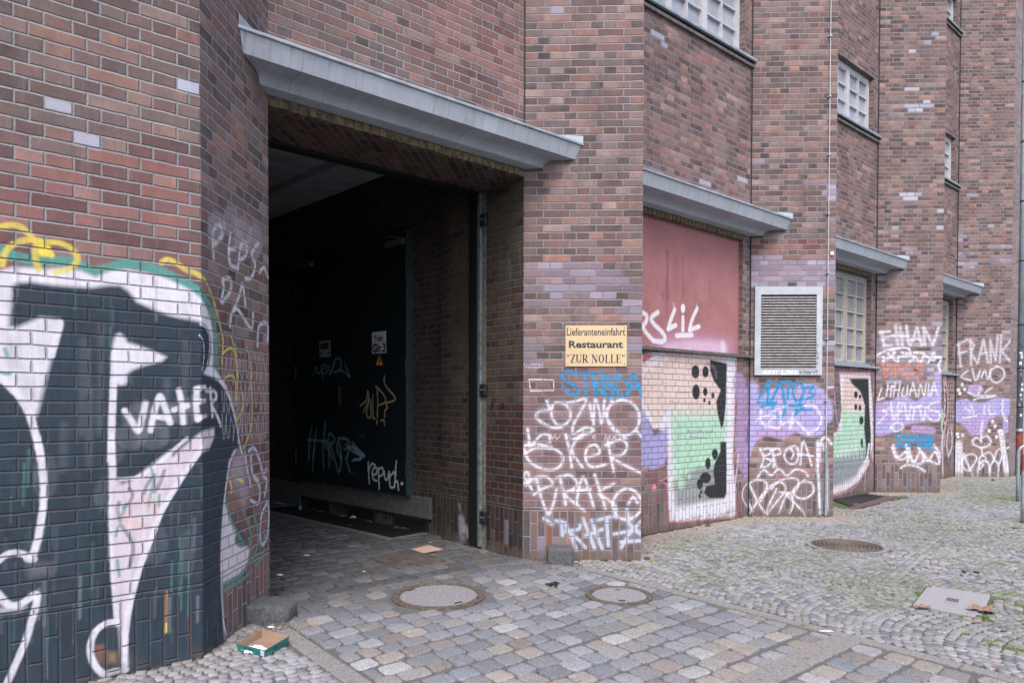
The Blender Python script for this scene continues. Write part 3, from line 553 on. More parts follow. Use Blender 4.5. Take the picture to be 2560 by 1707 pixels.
    for x, y, a, b in ((1405, 68, 18, 35), (1360, 128, 18, 38), (1345, 220, 36, 36), (1308, 262, 20, 36), (1317, 313, 8, 13), (1307, 340, 8, 18)): c.dot('S3', (x, y), a, b, BLK)
    for x, y, a, b in ((1188, 260, 26, 40), (1165, 188, 9, 15), (1212, 188, 10, 18), (1235, 215, 12, 20)): c.dot('S3', (x, y), a, b, GRN, .9)
    for p in ([(1110, 1180), (1180, 1190), (1290, 1190)], [(1060, 1060), (1090, 1060)], [(1150, 1125), (1230, 1120)]): S('S2', p, .022, GRY, .5, .5)
    for p in ([(1220, 1375), (1390, 1372)], [(1240, 1410), (1350, 1415)]): S('S2', p, .03, (150, 150, 168), .8, .3)
    S('S2', [(1000, 1010), (1060, 950), (1130, 930)], .07, (200, 176, 176), .5, .8); S('S2', [(1350, 930), (1400, 960), (1410, 1020)], .05, (120, 112, 116), .6, .8)
    S('S2', [(1560, 1060), (1590, 1200), (1575, 1400), (1590, 1568)], .3, PUR2, .75, .15); c.fill('S3', [(1575, 0), (1700, 0), (1640, 240), (1590, 240), (1600, 60)], PUR2, .85, .02)
    for p in ([(1620, 250), (1590, 300), (1590, 360), (1640, 440)], [(1560, 60), (1545, 200), (1530, 330)]): S('S3', p, .03, WHT, .8)
    c.bricks('S3', 930, 150, 1100, 320, (140, 70, 60), .6, .6)
def paint_panel(c):
    S = lambda r, p, w, col, a=1., soft=.3: c.stroke(r, p, w, col, a, soft)
    for x, y0, y1, w, a in ((1090, 200, 520, .04, .35), (1085, 210, 640, .025, .35), (1190, 240, 500, .03, .3), (1140, 260, 420, .12, .22), (1080, 380, 600, .05, .2), (1200, 450, 620, .14, .2), (1365, 400, 560, .04, .2), (1280, 480, 640, .1, .14), (1060, 480, 520, .04, .35)):
        S('S2', [(x, y0), (x + 4, y1)], w, (96, 52, 60), a, .8)
    S('S2', [(1060, 820), (1250, 810), (1480, 830)], .3, (196, 150, 196), .45, .8); S('S2', [(1090, 840), (1300, 820), (1460, 835)], .16, (226, 204, 226), .5, .8); S('S2', [(1452, 800), (1458, 860)], .1, WHT, .6, .6)
    L = lambda p, w=.06: c.stroke('S2', p, w, (222, 218, 226), .95, .2)
    for p in ([(1138, 580), (1115, 640), (1096, 706)], [(1096, 706), (1145, 682)], [(1192, 630), (1192, 715)], [(1284, 572), (1250, 650), (1235, 712)], [(1235, 712), (1298, 690)], [(1150, 750), (1252, 745)], [(925, 598), (955, 622), (948, 665), (922, 690)], [(928, 692), (958, 738), (998, 782)], [(1028, 598), (985, 635), (1003, 675), (1052, 722), (1076, 768), (1052, 790), (998, 782)]): L(p)
    c.dot('S2', (1192, 572), 14, 30, (222, 218, 226)); S('S2', [(1135, 600), (1130, 540)], .03, WHT, .4, .7); S('S2', [(1285, 590), (1282, 545)], .03, WHT, .4, .7)
def paint_F(c):
    c.halo = True; c.k = 0.78
    for q in ((40, 1015, 130, 1048), (380, 1160, 600, 1195), (505, 1200, 600, 1300), (535, 1420, 600, 1450), (410, 160, 480, 190)): c.bricks('S4', *q, LAV, .8)
    for q in ((105, 200, 165, 232), (40, 235, 600, 412), (40, 385, 250, 412), (500, 520, 585, 560), (500, 780, 560, 830)): c.bricks('S5', *q, LAV, .8, .93)
    c.bricks('S5', 30, 100, 600, 235, (140, 74, 66), .4, .6)
    S = lambda r, p, w, col, a=1., soft=.3: c.stroke(r, p, w, col, a, soft)
    c.fill('mix', [('S5', p) for p in [(-20, 1050), (60, 1045), (95, 1070), (100, 1140), (180, 1090), (240, 1080), (330, 1095), (370, 1060), (440, 1060), (520, 1095), (560, 1160), (580, 1215), (575, 1300), (540, 1320), (520, 1390), (440, 1410), (370, 1390), (330, 1370), (250, 1422), (150, 1390), (90, 1420), (50, 1500), (40, 1568)]] + [('S6', (20, 200)), ('S6', (0, 240)), ('S6', (-20, 240))], PUR, 1, .015)
    c.fill('S5', [(330, 1090), (440, 1080), (500, 1140), (440, 1190), (350, 1160)], PUR2, .8, .02); c.fill('S5', [(60, 1380), (250, 1330), (340, 1380), (250, 1425), (150, 1400), (60, 1430)], PUR2, .8, .02)
    for p in ([(100, 1152), (165, 1042), (152, 1172)], [(92, 1182), (205, 1182)], [(178, 1172), (235, 1052)], [(205, 1055), (250, 1090), (262, 1180), (262, 1250), (240, 1278), (200, 1262), (182, 1200)], [(292, 1062), (285, 1155)], [(240, 1050), (300, 1048)], [(345, 1055), (318, 1100), (335, 1165), (372, 1160), (388, 1110), (375, 1060), (340, 1052)], [(400, 1085), (452, 1078), (425, 1115), (458, 1135), (410, 1158)], [(110, 1212), (150, 1198), (200, 1200)], [(295, 1202), (352, 1205), (380, 1160)], [(352, 1205), (400, 1200), (330, 1262), (315, 1280)], [(335, 1232), (440, 1228)]): c.stroke('S5', p, .044, BLU, 1, .25, sm=len(p) > 3)
    c.dot('S5', (440, 1178), 8, 12, BLU)
    for p in ([(82, 1302), (140, 1268), (205, 1272), (150, 1325), (235, 1345), (238, 1240)], [(110, 1230), (112, 1300), (140, 1340)], [(250, 1330), (320, 1290), (300, 1350), (320, 1255)], [(395, 1202), (460, 1205), (505, 1290), (470, 1362), (400, 1365), (340, 1300), (425, 1390)], [(190, 1240), (260, 1210)], [(580, 1080), (545, 1085)]): S('S5', p, .034, (214, 206, 228), .8, .5)
    for p in ([(108, 30), (128, 90), (112, 152)], [(108, 38), (165, 28), (172, 60), (130, 82), (178, 108), (152, 142), (110, 152)], [(188, 30), (195, 152)], [(182, 35), (228, 28), (238, 60), (195, 82), (218, 158)], [(335, 8), (282, 30), (265, 80), (292, 122), (340, 120), (358, 60), (342, 12)], [(302, 22), (325, 60), (312, 92)], [(370, 130), (388, -20), (445, 140)], [(350, 62), (452, 75)], [(88, 222), (130, 168), (180, 202), (230, 160), (282, 202), (340, 162), (398, 178), (420, 205)],
              [(-10, 250), (10, 330), (60, 440)], [(10, 290), (60, 240), (130, 238), (152, 280), (100, 360), (40, 450)], [(40, 268), (90, 370), (140, 450)], [(110, 372), (180, 268), (250, 250), (272, 300), (212, 380), (158, 450)], [(180, 290), (250, 230), (352, 228), (342, 300), (280, 332), (230, 450)], [(240, 312), (310, 330), (322, 400), (302, 450)], [(270, 318), (380, 430), (400, 462)], [(380, 240), (442, 250), (455, 310), (402, 352), (342, 340), (330, 290), (400, 230)], [(215, 290), (160, 410), (155, 460)]): S('S6', p, .03, WHT, .92, .4)
    for p in ([(492, 1568), (500, 1450), (530, 1408), (572, 1450)],): S('S5', p, .045, WHT, .9, .4)
    for p in ([(482, -20), (482, 100), (490, 250), (500, 450)], [(520, 0), (540, 150), (545, 440)]): S('S6', p, .045, WHT, .85, .4)
    c.bricks('S6', 505, 160, 530, 190, (120, 48, 44), .9)
def paint_G(c):
    c.k = 0.75
    if c.Z[0] > .5: return
    S = lambda r, p, w, col, a=1., soft=.3: c.stroke(r, p, w, col, a, soft)
    c.fill('mix', [('S5', p) for p in [(622, 985), (822, 985), (840, 1200), (845, 1400), (840, 1568)]] + [('S6', p) for p in [(835, 30), (815, 130), (750, 240), (650, 310), (560, 335)]] + [('S5', (560, 1400)), ('S5', (610, 1370)), ('S5', (640, 1250))], (214, 208, 218), 1, .02)
    c.fill('S5', [(655, 1005), (790, 1010), (800, 1270), (640, 1240)], PCH, 1, .03); c.dot('S5', (700, 1260), 70, 60, (206, 210, 204), .6)
    c.fill('mix', [('S5', (645, 1225)), ('S5', (700, 1250)), ('S5', (790, 1250)), ('S5', (800, 1568)), ('S6', (790, 60)), ('S6', (560, 130)), ('S5', (560, 1400)), ('S5', (635, 1370))], GRN, 1, .04)
    c.fill('S6', [(560, 100), (700, 60), (800, 20), (785, 110), (730, 210), (640, 260), (560, 285)], (140, 146, 152), 1, .05)
    c.fill('mix', [('S5', p) for p in [(688, 1025), (812, 1022), (818, 1200), (830, 1400), (822, 1568)]] + [('S6', (810, 60)), ('S6', (785, 100)), ('S5', (800, 1500)), ('S5', (785, 1350)), ('S5', (790, 1200)), ('S5', (760, 1110)), ('S5', (705, 1060))], BLK, 1, .02)
    for x, y, a, b in ((730, 1130, 12, 24), (757, 1143, 8, 15), (730, 1210, 10, 22), (757, 1215, 9, 20), (767, 1297, 14, 28), (770, 1440, 8, 25), (775, 1470, 6, 12)): c.dot('S5', (x, y), a, b, BLK)
    c.stroke('S5', [(600, 985), (850, 990), (845, 1100), (855, 1300), (845, 1568)], .03, PNK, .85, .4, sm=False); S('S6', [(840, 0), (825, 110), (765, 230), (690, 300), (560, 345)], .03, PNK, .8, .4)
    S('S6', [(818, 0), (795, 120), (725, 235), (640, 290), (560, 315)], .07, WHT)
    for i in range(7): S('S5', [(600 + i * 26, 1480 - i * 8), (612 + i * 26, 1540), (622 + i * 26, 1470)], .03, (206, 220, 214), .8)
    for i in range(5): S('S5', [(660 + i * 18, 1270 + i * 40), (690 + i * 12, 1250 + i * 40), (690 + i * 14, 1320 + i * 40)], .028, (206, 220, 214), .7)
    for p in ([(590, 1120), (600, 1250), (620, 1350)],): S('S5', p, .06, PUR, .7)
    S('S6', [(850, 150), (852, 250)], .1, (190, 186, 196), .5, .7); S('S6', [(800, 90), (790, 300)], .06, (190, 186, 196), .4, .7)
def paint_H(c):
    c.halo = True; c.k = 0.92
    for q in ((1015, 185, 1060, 212), (1215, 185, 1262, 212), (1160, 242, 1210, 272), (1058, 303, 1110, 332), (1030, 563, 1132, 595), (1158, 650, 1210, 682), (1038, 680, 1138, 710), (1205, 822, 1256, 855), (1030, 1253, 1132, 1285), (1250, 1338, 1300, 1370), (1250, 1455, 1300, 1486), (960, 1455, 1008, 1486)): c.bricks('S4', *q, LBL, .85)
    for q in ((905, 140, 950, 168), (1050, 135, 1100, 168), (1050, 168, 1130, 220), (880, 345, 980, 375), (1220, 620, 1295, 1000), (1140, 650, 1295, 700), (870, 760, 1295, 1060)): c.bricks('S5', *q, LAV, .65, .8)
    S = lambda r, p, w, col, a=1., soft=.4: c.stroke(r, p, w, col, a, soft)
    c.fill('S5', [(855, 1185), (960, 1165), (1040, 1125), (1120, 1172), (1200, 1120), (1230, 1050), (1295, 1060), (1292, 1280), (1165, 1305), (1050, 1322), (990, 1370), (900, 1395), (855, 1392)], PUR, 1, .02)
    S('S5', [(1260, 990), (1262, 1090)], .1, PUR, 1, .2); S('S5', [(1115, 1350), (1230, 1362)], .13, PUR2, .9, .2); c.fill('S5', [(855, 1200), (950, 1180), (970, 1300), (855, 1330)], PUR2, .6, .05)
    for p in ([(897, 718), (912, 810)], [(885, 722), (948, 715)], [(900, 765), (945, 752)], [(908, 810), (958, 805)], [(988, 678), (1000, 800)], [(960, 742), (1032, 735)], [(1018, 690), (1032, 800)], [(1058, 680), (1072, 792)], [(1022, 750), (1068, 742)], [(1085, 805), (1128, 690), (1158, 805)], [(1095, 765), (1148, 760)], [(1178, 800), (1172, 690), (1232, 802), (1268, 690)]): c.stroke('S5', p, .055, (206, 200, 214), .85, .5, sm=False)
    for p in ([(868, 872), (930, 838), (982, 850), (942, 892), (905, 885)], [(958, 832), (1062, 822), (1082, 868), (1010, 882), (1000, 912), (940, 860)], [(1030, 852), (1112, 880), (1080, 912)], [(1110, 852), (1172, 860), (1150, 912), (1120, 880)], [(1182, 872), (1242, 902), (1242, 848)], [(1200, 920), (1230, 860)], [(1252, 882), (1292, 888), (1270, 930), (1282, 978)]): S('S5', p, .042, WHT, .95, .25)
    c.dot('S5', (908, 908), 12, 12, WHT)
    for p in ([(905, 930), (920, 1012)], [(900, 928), (958, 938), (922, 965), (968, 985), (925, 1012)], [(982, 930), (988, 1010)], [(978, 930), (1032, 945), (992, 965), (1042, 1010)], [(1072, 928), (1045, 970), (1070, 1012), (1102, 975), (1075, 932)], [(1165, 935), (1115, 942), (1165, 985), (1112, 1012)], [(1140, 1000), (1135, 1035)]): S('S5', p, .034, (196, 128, 108), .9, .35)
    for p in ([(900, 1080), (872, 1165), (912, 1150)], [(940, 1060), (928, 1140)], [(935, 1095), (982, 1072)], [(965, 1070), (955, 1142)], [(988, 1048), (975, 1140)], [(1022, 1040), (1005, 1140)], [(985, 1100), (1015, 1095)], [(1042, 1080), (1030, 1130), (1060, 1132), (1068, 1068)], [(1080, 1132), (1102, 1048), (1128, 1140)], [(1088, 1102), (1122, 1096)], [(1140, 1140), (1150, 1058), (1175, 1132), (1188, 1055)], [(1206, 1055), (1202, 1132)], [(1215, 1140), (1240, 1048), (1262, 1122)], [(1220, 1100), (1258, 1095)]): c.stroke('S5', p, .024, WHT, .9, .35, sm=len(p) > 3)
    for p in ([(878, 1312), (932, 1250), (900, 1232), (965, 1220)], [(958, 1180), (980, 1290), (1012, 1178)], [(1000, 1292), (1042, 1178), (1070, 1290), (1092, 1188)], [(1022, 1240), (1060, 1232)], [(1100, 1292), (1120, 1200)], [(1100, 1215), (1160, 1198)], [(1140, 1200), (1172, 1292), (1190, 1210)], [(1272, 1168), (1222, 1188), (1210, 1222), (1272, 1242), (1272, 1290), (1232, 1295), (1200, 1270)], [(955, 1350), (1000, 1308), (1042, 1338), (990, 1368), (960, 1330)]): S('S5', p, .034, (212, 206, 228), .85, .4)
    for p in ([(1022, 1380), (992, 1400), (1015, 1440), (998, 1472)], [(1042, 1400), (1028, 1460), (1060, 1462), (1062, 1400), (1040, 1395)], [(1080, 1472), (1090, 1388), (1110, 1442), (1130, 1388), (1142, 1472)], [(1160, 1398), (1155, 1472)], [(1178, 1472), (1185, 1398), (1200, 1472), (1208, 1400)], [(1225, 1398), (1215, 1472), (1238, 1475)], [(1212, 1435), (1235, 1430)]): S('S5', p, .042, BLU, .95, .3)
    for p in ([(968, 1468), (1000, 1540), (1060, 1500), (1070, 1568)], [(1078, 1478), (1110, 1568), (1152, 1488)], [(1160, 1498), (1200, 1560), (1250, 1500), (1282, 1568)]): S('S5', p, .04, WHT, .9, .3)
    for p in ([(975, 0), (1012, 90), (1080, 80)], [(1058, 0), (1090, 100), (1160, 120), (1180, 60)], [(1140, 20), (1200, 92), (1272, 120), (1282, 60), (1240, 0)], [(1028, 150), (1062, 130), (1130, 140), (1182, 170)]): S('S6', p, .04, WHT, .85, .35)
    c.bricks('S6', 860, 230, 1260, 300, (70, 66, 72), .6)
def paint_J(c):
    c.halo = True; c.k = 0.92
    for q in ((1690, 172, 1730, 205), (1460, 1245, 1535, 1270), (1590, 1460, 1635, 1488)): c.bricks('S4', *q, LBL, .7)
    for q in ((1400, 190, 1530, 330), (1600, 150, 1760, 290), (1540, 325, 1600, 350), (1690, 650, 1760, 900), (1400, 40, 1440, 150)): c.bricks('S5', *q, LAV, .6, .75)
    S = lambda r, p, w, col, a=1., soft=.4: c.stroke(r, p, w, col, a, soft)
    c.fill('S5', [(1380, 1170), (1450, 1150), (1500, 1175), (1560, 1180), (1650, 1140), (1745, 1150), (1745, 1250), (1660, 1262), (1600, 1290), (1560, 1385), (1490, 1385), (1420, 1310), (1380, 1300)], PUR, 1, .02)
    c.fill('S5', [(1400, 1280), (1600, 1270), (1550, 1385), (1480, 1385)], PUR2, .8, .04); c.dot('S5', (1512, 1090), 52, 34, PUR2)
    S('S5', [(1705, 1200), (1710, 1360)], .12, PUR, .9, .3)
    for p in ([(1400, 798), (1415, 942)], [(1385, 802), (1455, 768)], [(1400, 862), (1450, 842)], [(1478, 768), (1482, 930)], [(1470, 772), (1502, 800), (1480, 852), (1525, 922)], [(1528, 912), (1562, 768), (1592, 912)], [(1540, 862), (1585, 852)], [(1612, 912), (1605, 768), (1642, 902), (1655, 738)], [(1678, 738), (1670, 912)], [(1742, 768), (1680, 842), (1742, 912)]): c.stroke('S5', p, .05, (200, 194, 208), .8, .5, sm=False)
    for p in ([(1462, 968), (1418, 1010), (1482, 1032)], [(1490, 958), (1512, 1032), (1542, 968)], [(1550, 1012), (1572, 968), (1592, 1022), (1612, 958)], [(1655, 938), (1610, 970), (1610, 1020), (1650, 1046), (1696, 1010), (1692, 960), (1650, 940)]): S('S5', p, .036, WHT, .85, .4)
    for p in ([(1460, 1108), (1520, 1132), (1542, 1078)], [(1500, 1132), (1560, 1130), (1642, 1130)], [(1575, 1110), (1620, 1078)], [(1500, 1160), (1530, 1148), (1600, 1142), (1640, 1130)], [(1480, 1190), (1500, 1240)], [(1570, 1190), (1568, 1250)], [(1600, 1190), (1605, 1250), (1640, 1245)], [(1440, 1210), (1480, 1240)], [(1690, 1160), (1690, 1250), (1720, 1300)], [(1560, 1300), (1545, 1370)], [(1430, 1280), (1520, 1260)]): S('S5', p, .034, WHT, .85, .35)
    for x, y in ((1425, 1060), (1400, 1095), (1440, 1090), (1410, 1118), (1640, 1330), (1602, 1362), (1430, 1390), (1395, 1382), (1665, 1365), (1650, 1400), (1625, 1300)): c.dot('S5', (x, y), 10, 12, WHT)
    for p, w in (([(1090, 0), (1092, 140)], .04), ([(1090, 110), (1010, 60), (942, 110), (960, 180), (1040, 215), (1098, 260), (1110, 380)], .04), ([(1100, 60), (1195, 30), (1262, 110), (1230, 190), (1100, 240)], .04), ([(780, 345), (840, 500), (900, 620), (960, 770)], .05), ([(880, 650), (1000, 470), (1005, 390), (910, 350), (790, 400), (752, 500), (800, 620), (880, 650)], .035), ([(1030, 755), (1042, 600), (1100, 480), (1200, 480), (1240, 600), (1250, 755)], .04), ([(1042, 500), (1090, 385), (1170, 400), (1170, 480)], .035), ([(1140, 350), (1240, 318), (1310, 400), (1312, 470)], .035), ([(1240, 720), (1260, 560), (1330, 468), (1402, 540), (1392, 755)], .04), ([(1330, 470), (1362, 320), (1420, 258), (1472, 320), (1442, 460), (1400, 545)], .035), ([(1445, -60), (1480, 200), (1520, 450), (1560, 780)], .11), ([(1560, 242), (1620, 200)], .03), ([(690, 190), (700, 760)], .17), ([(1060, 500), (1130, 540), (1070, 620)], .04)): S('Q', p, w, WHT, .9, .3)
    for x, y in ((680, 45), (765, 18), (1375, 30)): c.dot('Q', (x, y), 26, 24, WHT)
    S('Q', [(1620, 0), (1615, 200), (1640, 550)], .03, (150, 176, 206), .7, .5)
def paint_I(c):
    if c.Z[0] > .5: return
    S = lambda r, p, w, col, a=1., soft=.35: c.stroke(r, p, w, col, a, soft)
    S('S5', [(1310, 1030), (1322, 1200), (1300, 1390)], .2, (206, 170, 160), .9, .2); S('S5', [(1290, 1250), (1285, 1380)], .2, GRN, .9, .2); S('S5', [(1315, 1080), (1322, 1180), (1312, 1300), (1290, 1380)], .09, BLK, 1, .2)
    for y in (1100, 1160, 1210, 1260, 1310): c.dot('S5', (1312, y), 4, 12, WHT)
    for y in range(1040, 1400, 28):
        for x in (1335, 1350, 1365): c.dot('S5', (x, y), 3, 6, (200, 190, 205), .8)
    for p, w in (([(400, -100), (410, 740)], .07), ([(455, 20), (435, 200)], .05), ([(500, -60), (480, 200), (510, 370)], .06), ([(565, -60), (572, 200), (510, 390)], .06), ([(375, 100), (395, 400)], .05)): S('Q', p, w, WHT if w != .05 else (206, 170, 200), .85, .4)
def paint_W1(c):
    c.bricks('R5', 1230, -400, 1420, 1110, (80, 71, 60), .75, .93, 3); c.bricks('R5', 1490, -400, 1760, 1180, (80, 71, 60), .75, .85, 5)
    c.bricks('R5', 1490, 1180, 1760, 1568, (66, 34, 32), .6, .7); c.bricks('R6', 1600, 0, 1829, 420, (64, 34, 32), .6, .7); c.bricks('R6', 1340, 0, 1520, 200, (92, 80, 66), .6, .5)
    c.bricks('R6', 1600, 430, 1829, 720, (44, 48, 54), .7, .6)
    for p, w in (([(1450, 500), (1455, 620)], .1), ([(1480, 560), (1490, 600)], .08), ([(1435, 400), (1440, 440)], .02)): c.stroke('R6', p, w, (176, 176, 196), .7, .8)
def paint_W2(c):
    pass
def paint_door(c):
    c.k = 1.0
    S = lambda r, p, w, col, a=1., soft=.3: c.stroke(r, p, w, col, a, soft)
    DB = (150, 176, 192)
    for p in ([(372, 1020), (392, 965), (402, 1010), (440, 975)], [(425, 960), (435, 1045)], [(425, 965), (452, 950), (462, 1000), (435, 1010)], [(470, 950), (485, 1000), (512, 940)], [(512, 940), (480, 1020)], [(500, 960), (520, 912), (552, 920), (545, 985), (505, 1000)], [(545, 985), (580, 1000), (612, 1028), (580, 950)]): S('R5', p, .022, DB, .75)
    for p in ([(680, 1218), (720, 1180), (728, 1120), (735, 1180), (700, 1260)], [(740, 1170), (722, 1270), (750, 1290), (748, 1180)], [(762, 1150), (765, 1290), (778, 1300)], [(790, 1090), (795, 1200), (790, 1335)], [(780, 1090), (830, 1140), (845, 1190), (795, 1215)], [(838, 1020), (842, 1080), (900, 1150), (905, 1180), (850, 1200), (858, 1230), (840, 1250), (842, 1290)], [(815, 1315), (835, 1310), (840, 1345)]): S('R5', p, .020, (190, 174, 140), .85)
    for p in ([(365, 1355), (352, 1430), (345, 1568)], [(395, 1370), (385, 1450), (372, 1568)], [(335, 1440), (470, 1450)], [(455, 1320), (445, 1420), (460, 1500)], [(470, 1480), (480, 1400), (515, 1440), (480, 1490), (500, 1568)], [(540, 1430), (530, 1500), (560, 1568)], [(545, 1430), (600, 1440), (610, 1500), (590, 1568)], [(580, 1500), (640, 1490), (710, 1540), (640, 1520)], [(630, 1480), (690, 1560), (640, 1568)]): S('R5', p, .030, (132, 170, 192), .75, .5)
    for p in ([(455, 0), (450, 130)], [(490, 0), (475, 190)], [(540, 0), (548, 170)], [(575, 0), (585, 160)], [(590, 0), (620, 110), (645, 195), (665, 110), (650, 0)], [(690, 10), (740, 60), (815, 95)], [(735, 0), (800, 90), (735, 120)], [(690, 100), (720, 195)]): S('R6', p, .028, (132, 170, 192), .7, .6)
    W_ = (200, 208, 222)
    for p in ([(840, 130), (842, 200), (848, 268)], [(842, 180), (862, 140), (885, 150)], [(868, 215), (895, 200), (888, 165), (868, 180), (870, 235), (895, 250)], [(905, 165), (908, 240), (912, 302)], [(905, 180), (930, 165), (938, 200), (912, 225)], [(945, 190), (948, 235), (965, 240), (975, 190), (978, 245)], [(1005, 195), (980, 230), (985, 290), (1010, 285), (1015, 210), (1005, 190)], [(1022, 120), (1018, 200), (1012, 290)], [(1015, 260), (1030, 255), (1038, 310)]): S('R6', p, .026, W_, .95, .2)
    c.dot('R6', (1060, 268), 9, 10, W_); c.dot('R6', (752, 197), 5, 5, (200, 60, 60))
    S('R5', [(655, 1370), (700, 1418), (715, 1375)], .02, (50, 110, 100), .5)

HOLE = (-2.49, -.165)
def bay_holes(n): return [(HOLE[0], HOLE[1], 2.225, 3.79), (HOLE[0], HOLE[1], 6.25, 7.25), (HOLE[0], HOLE[1], 9.53, 10.5)]
# near corner pier: face A and its return B
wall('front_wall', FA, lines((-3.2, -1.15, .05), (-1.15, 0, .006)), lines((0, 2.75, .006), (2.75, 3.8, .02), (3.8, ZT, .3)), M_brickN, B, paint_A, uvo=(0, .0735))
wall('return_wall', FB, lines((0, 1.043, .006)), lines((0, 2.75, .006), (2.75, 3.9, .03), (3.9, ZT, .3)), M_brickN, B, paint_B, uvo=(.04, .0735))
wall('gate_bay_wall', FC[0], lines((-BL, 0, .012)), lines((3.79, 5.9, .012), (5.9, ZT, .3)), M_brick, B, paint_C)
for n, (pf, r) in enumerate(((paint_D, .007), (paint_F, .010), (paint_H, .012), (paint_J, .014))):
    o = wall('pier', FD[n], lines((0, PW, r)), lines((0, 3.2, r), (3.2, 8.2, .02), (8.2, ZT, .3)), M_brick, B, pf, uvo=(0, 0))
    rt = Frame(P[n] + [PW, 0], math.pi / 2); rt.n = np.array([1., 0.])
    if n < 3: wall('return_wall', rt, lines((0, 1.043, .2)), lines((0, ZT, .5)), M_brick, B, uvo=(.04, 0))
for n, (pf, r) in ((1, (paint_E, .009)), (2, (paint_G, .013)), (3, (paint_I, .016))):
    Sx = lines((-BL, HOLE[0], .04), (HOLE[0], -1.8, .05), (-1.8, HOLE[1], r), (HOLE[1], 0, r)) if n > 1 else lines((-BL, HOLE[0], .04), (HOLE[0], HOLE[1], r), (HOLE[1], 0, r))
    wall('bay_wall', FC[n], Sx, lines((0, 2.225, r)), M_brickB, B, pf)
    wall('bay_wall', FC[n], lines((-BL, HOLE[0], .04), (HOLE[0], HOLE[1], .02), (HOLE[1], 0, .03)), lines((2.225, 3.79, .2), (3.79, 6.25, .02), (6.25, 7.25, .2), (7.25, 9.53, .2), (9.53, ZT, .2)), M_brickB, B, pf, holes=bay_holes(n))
# reveals, back shadow boards, sills, windows
def reveal(fr, s0, s1, z0, z1, dep):
    for a, b in (((s0, z0), (s0, z1)), ((s1, z0), (s1, z1))):
        m = MB(); m.add([fr.pt(a[0], 0, a[1]), fr.pt(a[0], -dep, a[1]), fr.pt(b[0], -dep, b[1]), fr.pt(b[0], 0, b[1])], [(0, 1, 2, 3)])
        o = m.build('window_reveal', M_brick, B); me = o.data; uv = me.uv_layers.new(name='UVMap')
        for pl in me.polygons:
            for li in pl.loop_indices:
                v = me.vertices[me.loops[li].vertex_index].co; d = fr.n @ (np.array(v[:2]) - fr.o); uv.data[li].uv = (-d, v[2])
        zero_paint(me)
    m2 = MB(); m2.add([fr.pt(s0, 0, z1), fr.pt(s0, -dep, z1), fr.pt(s1, -dep, z1), fr.pt(s1, 0, z1)], [(0, 1, 2, 3)]); m2.build('window_head', M_sill, B)
def window(fr, z0, z1, rows, frame_m, bar_m, pane_m, s0=HOLE[0], s1=HOLE[1], dep=.09, label=None):
    w = MB(); d0, d1 = -dep - .05, -dep + .01
    w.box(fr, s1 - .07, s1, d0, d1, z0, z1).box(fr, s0, s0 + .04, d0, d1, z0, z1).box(fr, s0 + .04, s1 - .07, d0, d1, z1 - .09, z1).box(fr, s0 + .04, s1 - .07, d0, d1, z0, z0 + .035)
    cas = 3; cw = (s1 - .07 - s0 - .04) / cas
    for i in range(1, cas): x = s0 + .04 + cw * i; w.box(fr, x - .035, x + .035, d0, d1 + .004, z0 + .035, z1 - .09)
    fo = w.build('window', frame_m, B, bevel=.004)
    if label: fo['label'] = label
    b = MB(); hz = (z1 - .09 - z0 - .035) / rows
    for i in range(cas):
        a = s0 + .04 + cw * i + (.035 if i else 0); e = s0 + .04 + cw * (i + 1) - (.035 if i < cas - 1 else 0); m_ = (a + e) / 2
        for x in (a + .010, m_, e - .010): b.box(fr, x - .010, x + .010, d0 + .012, d1 + .008, z0 + .035, z1 - .09)
        for k in range(0, rows + 1):
            z = min(max(z0 + .035 + hz * k, z0 + .045), z1 - .1)
            for x0, x1 in ((a + .026, m_ - .013), (m_ + .013, e - .026)): b.box(fr, x0, x1, d0 + .02, d1 - .008, z - .009, z + .009)
    b.build('glazing_bar', bar_m, fo)
    q = MB(); q.box(fr, s0 + .03, s1 - .05, d0 + .004, d0 + .016, z0 + .02, z1 - .05); q.build('pane', pane_m, fo)
